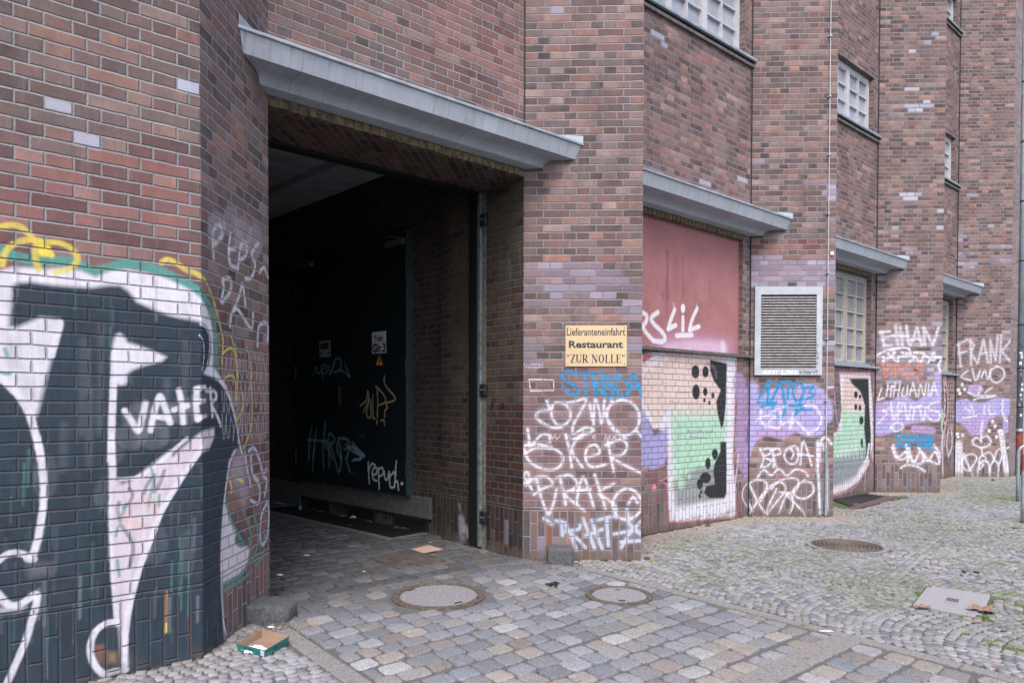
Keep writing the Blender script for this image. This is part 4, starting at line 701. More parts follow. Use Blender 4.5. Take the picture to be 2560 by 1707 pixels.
for n in (1, 2, 3):
    fr = FC[n]
    for z0, z1 in ((2.225, 3.79), (6.25, 7.25), (9.53, 10.2)): reveal(fr, HOLE[0], HOLE[1], z0, z1, .14)
    window(fr, 6.32, 7.25, 3, M_frameU, M_frameU, M_paneU); window(fr, 9.6, 10.5, 3, M_frameU, M_frameU, M_paneU)
    if n > 1: window(fr, 2.26, 3.79, 5, M_frameG, M_cream, M_paneL)
    # upper sills: zinc cover on a projecting brick course
    def ends(o): return (o * math.cos(BE) / math.sin(BE))
    def strip(name, o1, z0, z1, mat, s0=-BL, o0=0., par=B):
        a = [(o0, z0), (o1, z0), (o1, z1), (o0, z1)]; V = []
        for (o, z) in a: V.append(fr.pt(s0 - o * math.tan(math.pi / 2 - BE) * 0 + o * math.tan(BE) * -1, o, z))
        for (o, z) in a: V.append(fr.pt(ends(o) - .002, o, z))
        Fc = [(0, 1, 2, 3), (7, 6, 5, 4)] + [(i, i + 4, (i + 1) % 4 + 4, (i + 1) % 4) for i in range(4)]
        return mesh(name, V, Fc, mat, par)
    for zs in (6.25, 9.53):
        sl_ = strip('window_sill', .055, zs - .004, zs + .03, M_zinc)
        strip('sill_brick', .035, zs - .09, zs - .05, M_sill, par=sl_); strip('sill_shadow_strip', .048, zs - .022, zs - .0045, M_sillshadow, par=sl_)  # dark strip stands in for the shadow under the sill cover
        # zinc apron inside the reveal, up to the frame
        m = MB(); m.box(fr, HOLE[0] + .001, HOLE[1] - .001, -.139, .0, zs + .028, zs + .034 + .03); m.build('sill_apron', M_zinc, sl_)
    sl_ = strip('window_sill', .065, 2.19, 2.225, M_sill if n == 1 else M_frameG); m = MB(); m.box(fr, HOLE[0] + .001, HOLE[1] - .001, -.139, 0., 2.215, 2.262 if n > 1 else 2.228); m.build('sill_apron', M_sill if n == 1 else M_frameG, sl_)
    # thin dark rod in the inner corner
    m = MB(); q = P[n] + [.012, -.014]; m.tube([(q[0], q[1], 0.02), (q[0], q[1], ZT)], .008, 6); m.build('corner_rod', M_iron, B)
fr = FC[1]; pnl = wall('rendered_panel', fr, lines((HOLE[0], HOLE[1], .009)), lines((2.226, 3.79, .009)), M_render, B, paint_panel, off=-.06)
pnl['label'] = 'pink rendered infill panel with white spray lettering under the second canopy'
m = MB(); q = P[0] + [.006, -.006]; m.tube([(q[0], q[1], 4.18), (q[0], q[1], ZT)], .006, 6); m.build('corner_rod', M_iron, B)

# canopies
PROF = [(0., 4.150), (.385, 4.112), (.385, 4.092), (.372, 4.092), (.372, 4.082), (.334, 3.952), (.30, 3.948), (.18, 3.944), (.158, 3.936), (.142, 3.922), (.132, 3.905), (.126, 3.885), (.118, 3.872), (.06, 3.866), (0., 3.862)]
def canopy(n):
    fr = FC[n]; uL = P[n][0] - U[0] + PW
    def run(prof, mat, name, par, top=False):
        V = []; k = len(prof)
        for o, z in prof: V.append(fr.pt((uL - P[n][0] - o * math.sin(BE)) / math.cos(BE) + .001, o, z))
        for o, z in prof: V.append(fr.pt(o * math.cos(BE) / math.sin(BE) - .001, o, z))
        Fc = [(i, i + 1, i + 1 + k, i + k) for i in range(k - 1)] + [tuple(range(k))[::-1], tuple(range(k, 2 * k))]
        return mesh(name, V, Fc, mat, par)
    c = run(PROF[4:] , M_canopy, 'canopy', B)
    f_ = run([(0., 4.150), (.385, 4.112), (.389, 4.108), (.389, 4.090), (.384, 4.086), (.372, 4.0835), (0, 4.0835)], M_zinc, 'flashing', c)
    # upstands of the flashing against the side walls
    t = .0025; q = []
    for sgn, pts in ((1, [(.385, 4.112), (.386, 4.178), (.02, 4.215), (.02, 4.14)]),):
        V = []
        for o, z in pts:
            for dd in (.003, .008): x, y, _ = fr.pt(o * math.cos(BE) / math.sin(BE), o, z); V.append((x, y - dd, z))
        mesh('flashing_upstand', V, [(0, 2, 4, 6), (1, 7, 5, 3), (0, 1, 3, 2), (2, 3, 5, 4), (4, 5, 7, 6), (6, 7, 1, 0)], M_canopy, c)
        V = []
        for o, z in pts:
            for dd in (.003, .008): x, y, _ = fr.pt((uL - P[n][0] - o * math.sin(BE)) / math.cos(BE), o, z); V.append((x + dd, y, z))
        mesh('flashing_upstand', V, [(6, 4, 2, 0), (3, 5, 7, 1), (2, 3, 1, 0), (4, 5, 3, 2), (6, 7, 5, 4), (0, 1, 7, 6)], M_canopy, c)
    return c
for n in range(4): canopy(n)

# gateway: lintel course, brick soffit, steel beam, door guide, passage walls
fr = FC[0]
for n in range(4):
    f2 = FC[n]; m = MB(); s = (-BL if n == 0 else HOLE[0]) + .004; k = 0
    while s < (0 if n == 0 else HOLE[1]) - .07:
        j = random.uniform(-.002, .002); m.box(f2, s, s + .066, -.05, .012 + j, 3.786 + random.uniform(-.003, .004), 3.858); s += .0775
    m.build('lintel_course', simple('mossy_lintel_brick', (104, 94, 74), .9, 0, 16, .35, .003), B, bevel=.004)
def poly(name, pts, z, mat, par, uvrot=None, flip=False):
    V = [(p[0], p[1], z) for p in pts]; o = mesh(name, V, [tuple(range(len(V)))[::-1] if flip else tuple(range(len(V)))], mat, par)
    if uvrot is not None:
        c, s = math.cos(uvrot), math.sin(uvrot); uv = o.data.uv_layers.new(name='UVMap')
        for li, l in enumerate(o.data.loops):
            v = V[l.vertex_index]; uv.data[li].uv = (c * v[0] + s * v[1] + 9, -s * v[0] + c * v[1] + 9)
        zero_paint(o.data)
    return o
nd = np.array([-math.sin(BE), math.cos(BE)]); cd = fr.c
L0 = np.array([-2.027, 5.115]); WL = Frame(L0, math.radians(131.4)); WL.n = np.array([math.cos(BE), math.sin(BE)]) 
def xW1(d): s = d / (W1.c @ nd); return P0 + W1.c * s
A_, D_ = P0 - cd * BL, .66
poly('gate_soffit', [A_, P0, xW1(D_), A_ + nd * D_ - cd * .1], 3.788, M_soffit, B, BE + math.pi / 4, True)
m = MB(); bf = Frame(P0 + nd * .655, BE)
m.box(bf, -2.8, -.06, -.10, 0, 3.762, 3.80); m.box(bf, -2.8, -.06, -.12, -.10, 3.762, 4.6); m.build('gate_beam', M_black, B, bevel=.004)
m = MB(); m.box(W1, .655, .70, .0, .035, .02, 3.78); m.build('gate_frame', M_steelpale, B, bevel=.004)
m = MB(); m.box(W1, .70, .85, .0, .045, .03, 3.76); m.build('gate_post', M_black, B, bevel=.006)
m = MB(); m.box(W1, .60, .655, .0, .012, .0, 3.78); m.build('mortar_strip', simple('rough_mortar', (104, 100, 92), .95, 0, 20, .25, .006), B)
for z in (.28, 1.63, 3.42):
    m = MB(); m.box(W1, .555, .655, .012, .05, z, z + .13); o = m.build('gate_bracket', M_iron, B, bevel=.012); m = MB()
    for a in (.58, .62): m.tube([W1.pt(a, .05, z + .065), W1.pt(a, .056, z + .065)], .008, 8)
    m.build('bolt', M_galv, o)
for y in (1210,):
    for x in (1548, 1612):
        s, z = W1.px(*reg('R5', (x, y))); m = MB(); m.tube([W1.pt(s, .0, z), W1.pt(s, .012, z)], .022, 14); m.build('wall_plug', M_dark, B)
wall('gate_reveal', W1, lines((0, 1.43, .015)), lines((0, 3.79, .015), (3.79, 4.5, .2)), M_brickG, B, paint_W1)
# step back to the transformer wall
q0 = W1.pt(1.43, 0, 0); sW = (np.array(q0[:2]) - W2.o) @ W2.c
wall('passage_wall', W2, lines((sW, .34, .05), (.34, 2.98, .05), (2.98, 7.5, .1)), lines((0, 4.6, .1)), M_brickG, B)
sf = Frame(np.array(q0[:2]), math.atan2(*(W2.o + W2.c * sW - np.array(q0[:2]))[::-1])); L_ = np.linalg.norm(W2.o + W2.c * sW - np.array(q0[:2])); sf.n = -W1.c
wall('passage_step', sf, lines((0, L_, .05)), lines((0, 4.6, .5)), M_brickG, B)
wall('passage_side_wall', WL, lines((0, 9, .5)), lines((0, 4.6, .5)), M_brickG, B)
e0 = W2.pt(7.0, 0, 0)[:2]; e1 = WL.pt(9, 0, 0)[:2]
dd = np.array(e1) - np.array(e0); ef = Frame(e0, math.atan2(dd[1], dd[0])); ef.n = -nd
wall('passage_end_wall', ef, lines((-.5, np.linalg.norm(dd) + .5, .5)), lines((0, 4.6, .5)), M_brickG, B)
# ceiling with a downstand along the transformer wall
cl = [A_ + nd * .6 - cd * .6, P0 + nd * .6 + cd * .6, np.array(W2.pt(-.4, -.3, 0)[:2]), np.array(W2.pt(7.5, -.3, 0)[:2]), np.array(WL.pt(9.3, -.3, 0)[:2]), np.array(WL.pt(.4, -.3, 0)[:2])]
poly('passage_ceiling', cl, 4.56, M_ceil, B, None, True)
m = MB(); m.box(W2, -.3, 7.2, 0, .62, 4.46, 4.58); m.build('ceiling_downstand', M_ceil, B, bevel=.01)
# a dark skirt above the soffit (top closure)
poly('roof_slab', [CN + [-3.2, -2.2], CN, L0, P0, P0 + [PW, 0], P0 + [PW, 1.04], P[1], P[1] + [PW, 0], P[1] + [PW, 1.04], P[2], P[2] + [PW, 0], P[2] + [PW, 1.04], P[3], P[3] + [PW, 0], P[3] + [PW + 2, 2], P[3] + [-2, 9], CN + [-8, 6]], ZT - .01, M_sill, B)

# transformer doors
DZ0, DZ1 = .435, 3.61; dS0, dS1, dSm = .315, 2.93, W2.px(879.5, 1000)[0]
dr = empty('tmp', (0, 0, 0), None, None); bpy.data.objects.remove(dr)
fm = MB(); fm.box(W2, dS0 - .022, dS0 - .001, 0, .10, DZ0 - .02, DZ1 + .05).box(W2, dS1, dS1 + .05, 0, .075, DZ0 - .02, DZ1 + .05).box(W2, dS0, dS1, 0, .075, DZ1, DZ1 + .05)
dfr = fm.build('transformer_door', M_steelpale if False else simple('door_frame_green', (52, 70, 74), .5, .2, 20, .25), B, bevel=.004)
for a, b in ((dS0, dSm - .003), (dSm + .003, dS1)):
    lf = wall('door_leaf', W2, lines((a, b, .012)), lines((DZ0, 2.6, .012), (2.6, DZ1, .2)), M_door, dfr, paint_door, off=.10)
    m = MB(); m.box(W2, a, b, .03, .099, DZ0 + .001, DZ1 - .002); m.build('door_core', simple('door_core', (18, 30, 33), .5), lf)
m = MB(); s, z = W2.px(*reg('R5', (592, 1150))); m.box(W2, s - .012, s + .012, .10, .14, z - .12, z + .12).box(W2, s - .02, s + .02, .10, .108, z - .2, z + .14); m.build('door_handle', M_iron, dfr, bevel=.004)
for r_, (x0, y0, x1, y1) in ((0, (858, 130, 972, 170)), (1, (285, 288, 375, 320))):
    a, z1 = W2.px(*reg('R5', (x0, y0)), .1); b, z0 = W2.px(*reg('R5', (x1, y1)), .1); a, b = min(a, b), max(a, b); zz = min(z0, z1)
    m = MB(); m.box(W2, a, b, .101, .16, zz + .02, zz + .09); c_ = m.build('door_closer', simple('closer_grey', (96, 104, 108), .5, .3), dfr, bevel=.006)
    m = MB(); m.tube([W2.pt(a + .05, .14, zz + .095), W2.pt(a + .25, .16, zz + .14), W2.pt(a + .42, .1, zz + .17)], .008, 6); m.build('closer_arm', M_galv, c_)
for z in (.75, 2.0, 3.2):
    for s in (dS0 - .012, dS1 + .012): m = MB(); m.tube([W2.pt(s, .11, z - .1), W2.pt(s, .11, z + .1)], .014, 8); m.build('hinge', M_iron, dfr)
m = MB(); m.box(W2, -.07, 2.98, 0, .03, .165, .425); m.build('door_threshold', M_sillstone, B, bevel=.008)
m = MB(); m.box(W2, 3.0, 6.5, 0, .02, 0, .36); m.build('passage_plinth', M_sillstone, B, bevel=.005)
for k_ in ((560, 870), (1070, 1440), (1680, 2110)):
    a = W2.px(660 + k_[1] / 5.113, 1300)[0]; b = W2.px(660 + k_[0] / 5.113, 1300)[0]
    m = MB(); m.box(W2, a, a + .035, .0, .035, 0, .16).box(W2, b - .035, b, 0, .035, 0, .16).box(W2, a, b, 0, .035, .125, .162); g = m.build('vent_grille', M_iron, B, bevel=.003)
    m = MB()
    for z in (.015, .045, .075, .1):
        V = [W2.pt(a + .035, .03, z), W2.pt(b - .035, .03, z), W2.pt(b - .035, .01, z + .022), W2.pt(a + .035, .01, z + .022)]; m.add(V, [(0, 1, 2, 3)])
    m.build('grille_slat', M_iron, g); m = MB(); m.box(W2, a + .03, b - .03, -.01, .004, 0, .13); m.build('grille_back', M_dark, g)

# louvre vent on the second pier
FV = FD[1]; va, vz1 = .067, 3.168; vb, vz0 = .983, 1.956
def pv(c):
    for p, w, col in (([(100, 440), (95, 480), (480, 470)], .02, (150, 160, 172)), ([(80, 470), (85, 720)], .06, (150, 160, 170)), ([(480, 500), (480, 640)], .06, (196, 198, 208)), ([(150, 560), (95, 620)], .04, (160, 164, 170))): c.stroke('S5', p, w, col, .5, .8)
    L = lambda p: c.stroke('S5', p, .016, (226, 224, 232), .9, .3, sm=False); K = lambda p: c.stroke('S5', p, .012, (52, 54, 60), .9, .3, sm=False)
    for p in ([(120, 995), (140, 975), (150, 997)], [(125, 988), (148, 986)], [(175, 975), (158, 980), (172, 990), (156, 997)], [(200, 975), (184, 980), (197, 990), (182, 997)], [(212, 975), (210, 997)], [(250, 972), (246, 996), (268, 996)], [(280, 974), (278, 996)], [(292, 996), (294, 974), (312, 996), (314, 974)], [(345, 975), (328, 982), (330, 994), (350, 995)]): L(p)
    for p in ([(362, 975), (365, 995), (378, 975)], [(385, 995), (392, 974), (400, 995)], [(405, 974), (408, 996), (418, 974), (424, 996)], [(430, 974), (428, 995), (440, 985)], [(445, 974), (452, 990), (470, 970), (478, 975), (470, 995)]): K(p)
    for i, p in enumerate(([(470, 800), (482, 810), (472, 820)], [(475, 840), (468, 860), (484, 862)], [(472, 880), (484, 890), (470, 900)], [(484, 920), (470, 925), (478, 935)])): K(p)
vo = wall('louvre_vent', FV, lines((va, vb, .01)), lines((vz0, vz1, .01)), M_ventframe, B, pv, holes=[(.150, .905, 2.035, 3.055)], off=.045)
vo['label'] = 'galvanised louvre vent with scrawled frame on the second brick pier'
m = MB(); m.box(FV, va, va + .003, .001, .0449, vz0, vz1).box(FV, vb - .003, vb, .001, .0449, vz0, vz1).box(FV, va, vb, .001, .0449, vz0, vz0 + .003).box(FV, va, vb, .001, .0449, vz1 - .003, vz1)
m.box(FV, .147, .150, .001, .0449, 2.035, 3.055).box(FV, .905, .908, .001, .0449, 2.035, 3.055); m.build('vent_rim', M_galv, vo)
NS = 27
for i in range(NS):
    z = 2.04 + i * (3.05 - 2.04) / NS; h = .022
    m = MB(); m.add([FV.pt(.15, .04, z), FV.pt(.905, .04, z), FV.pt(.905, .04, z + .015), FV.pt(.15, .04, z + .015), FV.pt(.15, .028, z + .021), FV.pt(.905, .028, z + .021)], [(0, 1, 2, 3), (3, 2, 5, 4)]); m.build('vent_slat', M_slat, vo)
m = MB(); m.box(FV, .148, .907, .002, .006, 2.03, 3.06); m.build('vent_shade_sheet', M_black, vo)  # black sheet stands in for the shade between the slats

# lightning cable on the second pier
m = MB(); m.tube([FV.pt(1.056, .03, .02), FV.pt(1.056, .03, ZT)], .0065, 8); cb = m.build('lightning_cable', M_cable, B)
for z in (.05, .9, 1.6, 2.45, 3.35, 4.16, 4.965, 5.756, 6.572, 7.4, 8.2, 9.0):
    m = MB(); m.box(FV, 1.026, 1.086, .0, .016, z - .008, z + .008).box(FV, 1.042, 1.070, .016, .046, z - .013, z + .013); m.build('cable_clip', M_galv, cb, bevel=.003)
m = MB(); m.box(FV, 1.09, 1.14, 0, .02, 3.6, 3.65); m.build('junction_box', M_white, B, bevel=.003)
m = MB(); m.box(FV, 1.043, 1.072, .018, .044, .02, .98); m.build('cable_guard', M_galv, B, bevel=.004)

# end of the building: splayed return, downpipe
EF = Frame(P[3] + [PW, 0], BE); wall('end_wall', EF, lines((0, .46, .02)), lines((0, ZT, .1)), brick('brick_end', pal=[(0, (118, 106, 110)), (.5, (138, 118, 120)), (1, (150, 130, 130))], mort=(150, 144, 150), seed=6.), B)
q = EF.pt(.46, 0, 0)
EF2 = Frame(q[:2], math.radians(125)); EF2.n = np.array([math.cos(math.radians(35)), math.sin(math.radians(35))]); wall('end_wall', EF2, lines((0, 6, 1)), lines((0, ZT, 1)), M_brick, B)
pq = np.array(G(2553.5, 1190)[:2]); dq = np.array(EF.pt(.52, .05, 0)[:2])
dp = (float(dq[0]), float(dq[1]))
m = MB(); m.tube([(dp[0], dp[1], 1.02), (dp[0], dp[1], ZT)], .062, 16); dpo = m.build('downpipe', M_pipe, B, smooth=True)
m = MB(); m.tube([(dp[0], dp[1], 0.02), (dp[0], dp[1], .95)], .07, 16); m.build('pipe_foot', M_rust, dpo, smooth=True)
m = MB(); m.tube([(dp[0], dp[1], .95), (dp[0], dp[1], 1.03)], .078, 16); m.build('pipe_collar', M_galv, dpo, smooth=True)
for z in (1.5, 2.35, 3.3, 4.7, 6.0, 7.3, 8.6):
    m = MB(); m.tube([(dp[0], dp[1], z), (dp[0], dp[1], z + .03)], .068, 16).tube([(dp[0] - .12, dp[1] + .02, z + .015), (dp[0] - .04, dp[1], z + .015)], .006, 6); m.build('pipe_clamp', M_iron, dpo)
SC = [(210, 210, 220), (60, 60, 70), (200, 120, 130), (120, 160, 200), (220, 220, 225), (190, 190, 196)]
for i in range(14):
    z = 1.3 + i * .115 + random.uniform(-.02, .02); a0 = random.uniform(-2.4, -1.5); wv = random.uniform(.4, .9); hh = random.uniform(.04, .09); V = []
    for k in range(5):
        a = a0 + wv * (k / 4 - .5)
        for zz in (z, z + hh): V.append((dp[0] + .0637 * math.cos(a), dp[1] + .0637 * math.sin(a), zz))
    mesh('pipe_sticker', V, [(2 * k, 2 * k + 2, 2 * k + 3, 2 * k + 1) for k in range(4)], simple('sticker', SC[i % 6], .6), dpo)

# ------------------------------------------------------------------ lettering
def text_mesh(name, body, fr, off, s0, s1, z0, z1, mat, par, bold=0.):
    cu = bpy.data.curves.new('t', 'FONT'); cu.body = body; cu.offset = bold; cu.resolution_u = 3
    ob = bpy.data.objects.new('t', cu); COL.objects.link(ob); bpy.context.view_layer.update()
    dg = bpy.context.evaluated_depsgraph_get(); me = bpy.data.meshes.new_from_object(ob.evaluated_get(dg)); bpy.data.objects.remove(ob)
    V = np.array([v.co[:] for v in me.vertices]); lo, hi = V.min(0), V.max(0)
    out = [fr.pt(s0 + (v[0] - lo[0]) / (hi[0] - lo[0]) * (s1 - s0), off, z0 + (v[1] - lo[1]) / (hi[1] - lo[1]) * (z1 - z0)) for v in V]
    return mesh(name, out, [tuple(p.vertices) for p in me.polygons], mat, par)
def serif(word, fr, off, s0, s1, z0, z1, mat, par, name='lettering'):
    T, t, f = .17, .055, .05
    def bar(x0, y0, x1, y1, w):
        dx, dy = x1 - x0, y1 - y0; L = math.hypot(dx, dy); nx, ny = -dy / L * w / 2, dx / L * w / 2; return [(x0 + nx, y0 + ny), (x1 + nx, y1 + ny), (x1 - nx, y1 - ny), (x0 - nx, y0 - ny)]
    def vb(x, w, a=0, b=1): return [(x - w / 2, a), (x + w / 2, a), (x + w / 2, b), (x - w / 2, b)]
    def sf(x, y): return [(x - .14, y - f / 2), (x + .14, y - f / 2), (x + .14, y + f / 2), (x - .14, y + f / 2)]
    def arc(cx, cy, rx, ry, a0, a1, n=16):
        q = []
        for i in range(n):
            qa = [a0 + (a1 - a0) * (i + k) / n for k in (0, 1)]; w = [t + (T - t) * abs(math.cos(a)) for a in qa]
            q.append([(cx + rx * math.cos(qa[0]), cy + ry * math.sin(qa[0])), (cx + rx * math.cos(qa[1]), cy + ry * math.sin(qa[1])), (cx + (rx - w[1]) * math.cos(qa[1]), cy + (ry - w[1]) * math.sin(qa[1])), (cx + (rx - w[0]) * math.cos(qa[0]), cy + (ry - w[0]) * math.sin(qa[0]))])
        return q
    pi = math.pi
    LT = {'Z': (.62, [bar(.04, .975, .6, .975, f), bar(.04, .025, .6, .025, f), bar(.52, .97, .12, .03, T), vb(.05, .04, .8, 1), vb(.59, .04, 0, .2)]),
          'U': (.74, [vb(.16, T, .3, 1), vb(.62, t, .3, 1), sf(.16, .975), sf(.6, .975)] + arc(.36, .32, .285, .32, pi, 2 * pi)),
          'R': (.74, [vb(.16, T), sf(.16, .975), sf(.16, .025), bar(.16, .975, .4, .975, f), bar(.16, .5, .4, .5, f), bar(.36, .5, .64, .03, T), sf(.64, .025)] + arc(.38, .74, .25, .262, -pi / 2, pi / 2)),
          'N': (.78, [vb(.13, t), vb(.66, t), bar(.14, .98, .64, .03, T), sf(.13, .025), sf(.1, .975), sf(.66, .975)]),
          'O': (.78, arc(.38, .5, .34, .51, 0, 2 * pi, 28)),
          'L': (.62, [vb(.16, T), sf(.16, .975), sf(.16, .025), bar(.16, .025, .58, .025, f), vb(.57, .05, 0, .26)]),
          'E': (.66, [vb(.16, T), sf(.16, .975), sf(.16, .025), bar(.16, .025, .6, .025, f), bar(.16, .975, .58, .975, f), bar(.16, .51, .46, .51, f), vb(.59, .05, 0, .24), vb(.57, .05, .78, 1), vb(.46, .05, .4, .62)]),
          '"': (.42, [bar(.12, .98, .08, .7, .09), bar(.3, .98, .26, .7, .09)]), ' ': (.3, [])}
    x = 0; qs = []
    for ch in word:
        w, pl = LT[ch]; qs += [[(x + a, b) for a, b in p] for p in pl]; x += w + .06
    V = []; Fc = []
    for k, p in enumerate(qs):
        b = len(V); V += [fr.pt(s0 + a / x * (s1 - s0), off + .00004 * (k % 7), z0 + c * (z1 - z0)) for a, c in p]; Fc.append((b, b + 1, b + 2, b + 3))
    return mesh(name, V, Fc, mat, par)
fD = FD[0]; SG = empty('sign', (P[0][0] + .72, P[0][1] - .02, 2.12), 'cream metal sign with three lines of dark German lettering on the first brick pier', 'sign')
m = MB(); m.box(fD, .416, 1.019, .006, .012, 1.919, 2.322); bd = m.build('board', M_sign, SG, bevel=.001)
def bx(r, x0, y0, x1, y1, fr, off=0.): a, z1 = fr.px(*reg(r, (x0, y0)), off); b, z0 = fr.px(*reg(r, (x1, y1)), off); return a, b, z0, z1
text_mesh('lettering', 'Lieferanteneinfahrt', fD, .0128, *bx('S2', 433, 705, 815, 752, fD), M_ink, SG, .012)
text_mesh('lettering', 'Restaurant', fD, .0128, *bx('S2', 447, 787, 800, 833, fD), M_ink, SG, .03)
serif('"ZUR NOLLE"', fD, .0128, *bx('S2', 432, 876, 818, 930, fD), M_ink, SG)
for a in (.44, .995):
    for z in (1.94, 2.30): m = MB(); m.tube([fD.pt(a, .012, z), fD.pt(a, .0145, z)], .006, 8); m.build('screw', M_castiron, SG)

def flipW2(body, r, q, mat, par, bold):      # W2 runs right to left in view, so text runs along -s
    a, b, z0, z1 = bx(r, *q, W2, .1); return text_mesh('lettering', body, W2, .1065, a, b, z0, z1, mat, par, bold)
def panel(name, r, q, mat, label, cat, off=.1015):
    a, b, z0, z1 = bx(r, *q, W2, .1); c = W2.pt((a + b) / 2, off, (z0 + z1) / 2); e = empty(name, c, label, cat)
    m = MB(); m.box(W2, min(a, b), max(a, b), off, off + .003, z0, z1); m.build('board', mat, e); return e
tg = panel('door_sign', 'R5', (757, 739, 848, 870), M_white, 'square white sign reading Trafo Glr.3 on the dark transformer door', 'sign')
flipW2('Trafo', 'R5', (771, 760, 831, 795), M_black, tg, .03); flipW2('Glr.3', 'R5', (761, 813, 846, 866), M_black, tg, .04)
st = panel('notice', 'R5', (414, 797, 485, 898), simple('faded_notice', (150, 152, 156), .6, 0, 30, .1), 'small faded notice with fine print on the left leaf of the dark door', 'notice')
for k, y in enumerate((812, 822, 833, 843)): a, b, z0, z1 = bx('R5', 420, y, 478 - 6 * (k % 2), y + 4, W2, .1); m = MB(); m.box(W2, min(a, b), max(a, b), .105, .1052, z0, z1); m.build('print_line', M_ink, st)
for x in (425, 475):
    V = [W2.px(*reg('R5', p), .1) for p in ((x, 862), (x + 8, 880), (x - 8, 880))]; mesh('print_symbol', [W2.pt(a, .1055, z) for a, z in V], [(0, 1, 2)], M_ink, st)
tri = [W2.px(*reg('R5', p), .1) for p in ((805, 879), (833, 955), (777, 955))]; cx, cz = sum(p[0] for p in tri) / 3, sum(p[1] for p in tri) / 3
wt = empty('warning_sign', W2.pt(cx, .1, cz), 'small orange warning triangle with a lightning bolt below the white sign', 'sign')
def tri_m(k, o, mat, nm): mesh(nm, [W2.pt(cx + (a - cx) * k, o, cz + (z - cz) * k) for a, z in tri], [(0, 1, 2)], mat, wt)
tri_m(1., .1015, M_black, 'border'); tri_m(.86, .1022, M_orange, 'board')
bp = [(803, 900), (812, 900), (806, 922), (814, 922), (802, 948), (805, 928), (797, 928)]; mesh('bolt_symbol', [W2.pt(*(lambda q: (q[0], .103, q[1]))(W2.px(*reg('R5', p), .1))) for p in bp], [tuple(range(7))], M_black, wt)

# ------------------------------------------------------------------ ground
def stmap(s, t): return P0[0] + cd[0] * s - nd[0] * t, P0[1] + cd[1] * s - nd[1] * t
def inside(pts, poly_):
    x, y = pts[:, 0], pts[:, 1]; r = np.zeros(len(pts), bool)
    for (ax, ay), (bx_, by) in zip(poly_, np.roll(poly_, -1, 0)):
        if by != ay: r ^= ((ay > y) != (by > y)) & (x < (bx_ - ax) * (y - ay) / (by - ay) + ax)
    return r
def pdist(pts, line):
    D = np.full(len(pts), 1e9)
    for (ax, ay), (bx_, by) in zip(line[:-1], line[1:]):
        dx, dy = bx_ - ax, by - ay; t = np.clip(((pts[:, 0] - ax) * dx + (pts[:, 1] - ay) * dy) / (dx * dx + dy * dy), 0, 1)
        D = np.minimum(D, np.hypot(pts[:, 0] - ax - t * dx, pts[:, 1] - ay - t * dy))
    return D
FRONT = np.array([CN - cd * 3.2, CN, L0, P0, P0 + [PW, 0], P0 + [PW, 1.04], P[1], P[1] + [PW, 0], P[1] + [PW, 1.04], P[2], P[2] + [PW, 0], P[2] + [PW, 1.04], P[3], P[3] + [PW, 0], EF.pt(.46, 0, 0)[:2], EF2.pt(6, 0, 0)[:2]])
FOOT = np.vstack([FRONT, [[-2, 22], [-12, 10]]])
def vnoise(p, sc_, seed=0):
    q = p * sc_ + seed * 17.3; i = np.floor(q); f = q - i; f = f * f * (3 - 2 * f)
    def h(a, b): v = np.sin(a * 127.1 + b * 311.7 + seed) * 43758.5453; return v - np.floor(v)
    return (h(i[:, 0], i[:, 1]) * (1 - f[:, 0]) + h(i[:, 0] + 1, i[:, 1]) * f[:, 0]) * (1 - f[:, 1]) + (h(i[:, 0], i[:, 1] + 1) * (1 - f[:, 0]) + h(i[:, 0] + 1, i[:, 1] + 1) * f[:, 0]) * f[:, 1]
MH = [(-.785, 5.47, .379), (3.42, 7.62, .363), (.677, 5.545, .266)]
COV = np.array([G(2283.9, 1507.9)[:2], G(2322.4, 1459.4)[:2], G(2478, 1482.2)[:2], G(2454, 1539)[:2]])
GRT = np.array([W2.pt(.0, .02, 0)[:2], W2.pt(3.25, .02, 0)[:2], W2.pt(3.25, .60, 0)[:2], W2.pt(.05, .60, 0)[:2]])
GR2 = np.array([G(*reg('S6', p))[:2] for p in ((560, 395), (600, 352), (800, 318), (930, 330), (1095, 336), (960, 362), (740, 420), (640, 410))])
PLT = np.array([G(*p)[:2] for p in ((918, 1395), (1000, 1421), (1117, 1402), (1050, 1378))])
def free(p, r):
    ok = ~inside(p, FOOT) | (inside(p, PASS))
    for x, y, R in MH: ok &= np.hypot(p[:, 0] - x, p[:, 1] - y) > R + r + (.045 if R == .363 else 0)
    for q, k_ in ((COV, 1.25), (GRT, .8), (GR2, .8), (PLT, .8)): ok &= ~inside(p, q) & (pdist(p, np.vstack([q, q[:1]])) > r * k_)
    return ok
PASS = np.array([P0, L0, WL.pt(9, 0, 0)[:2], W2.pt(7, 0, 0)[:2], W2.o, W1.pt(1.43, 0, 0)[:2]])
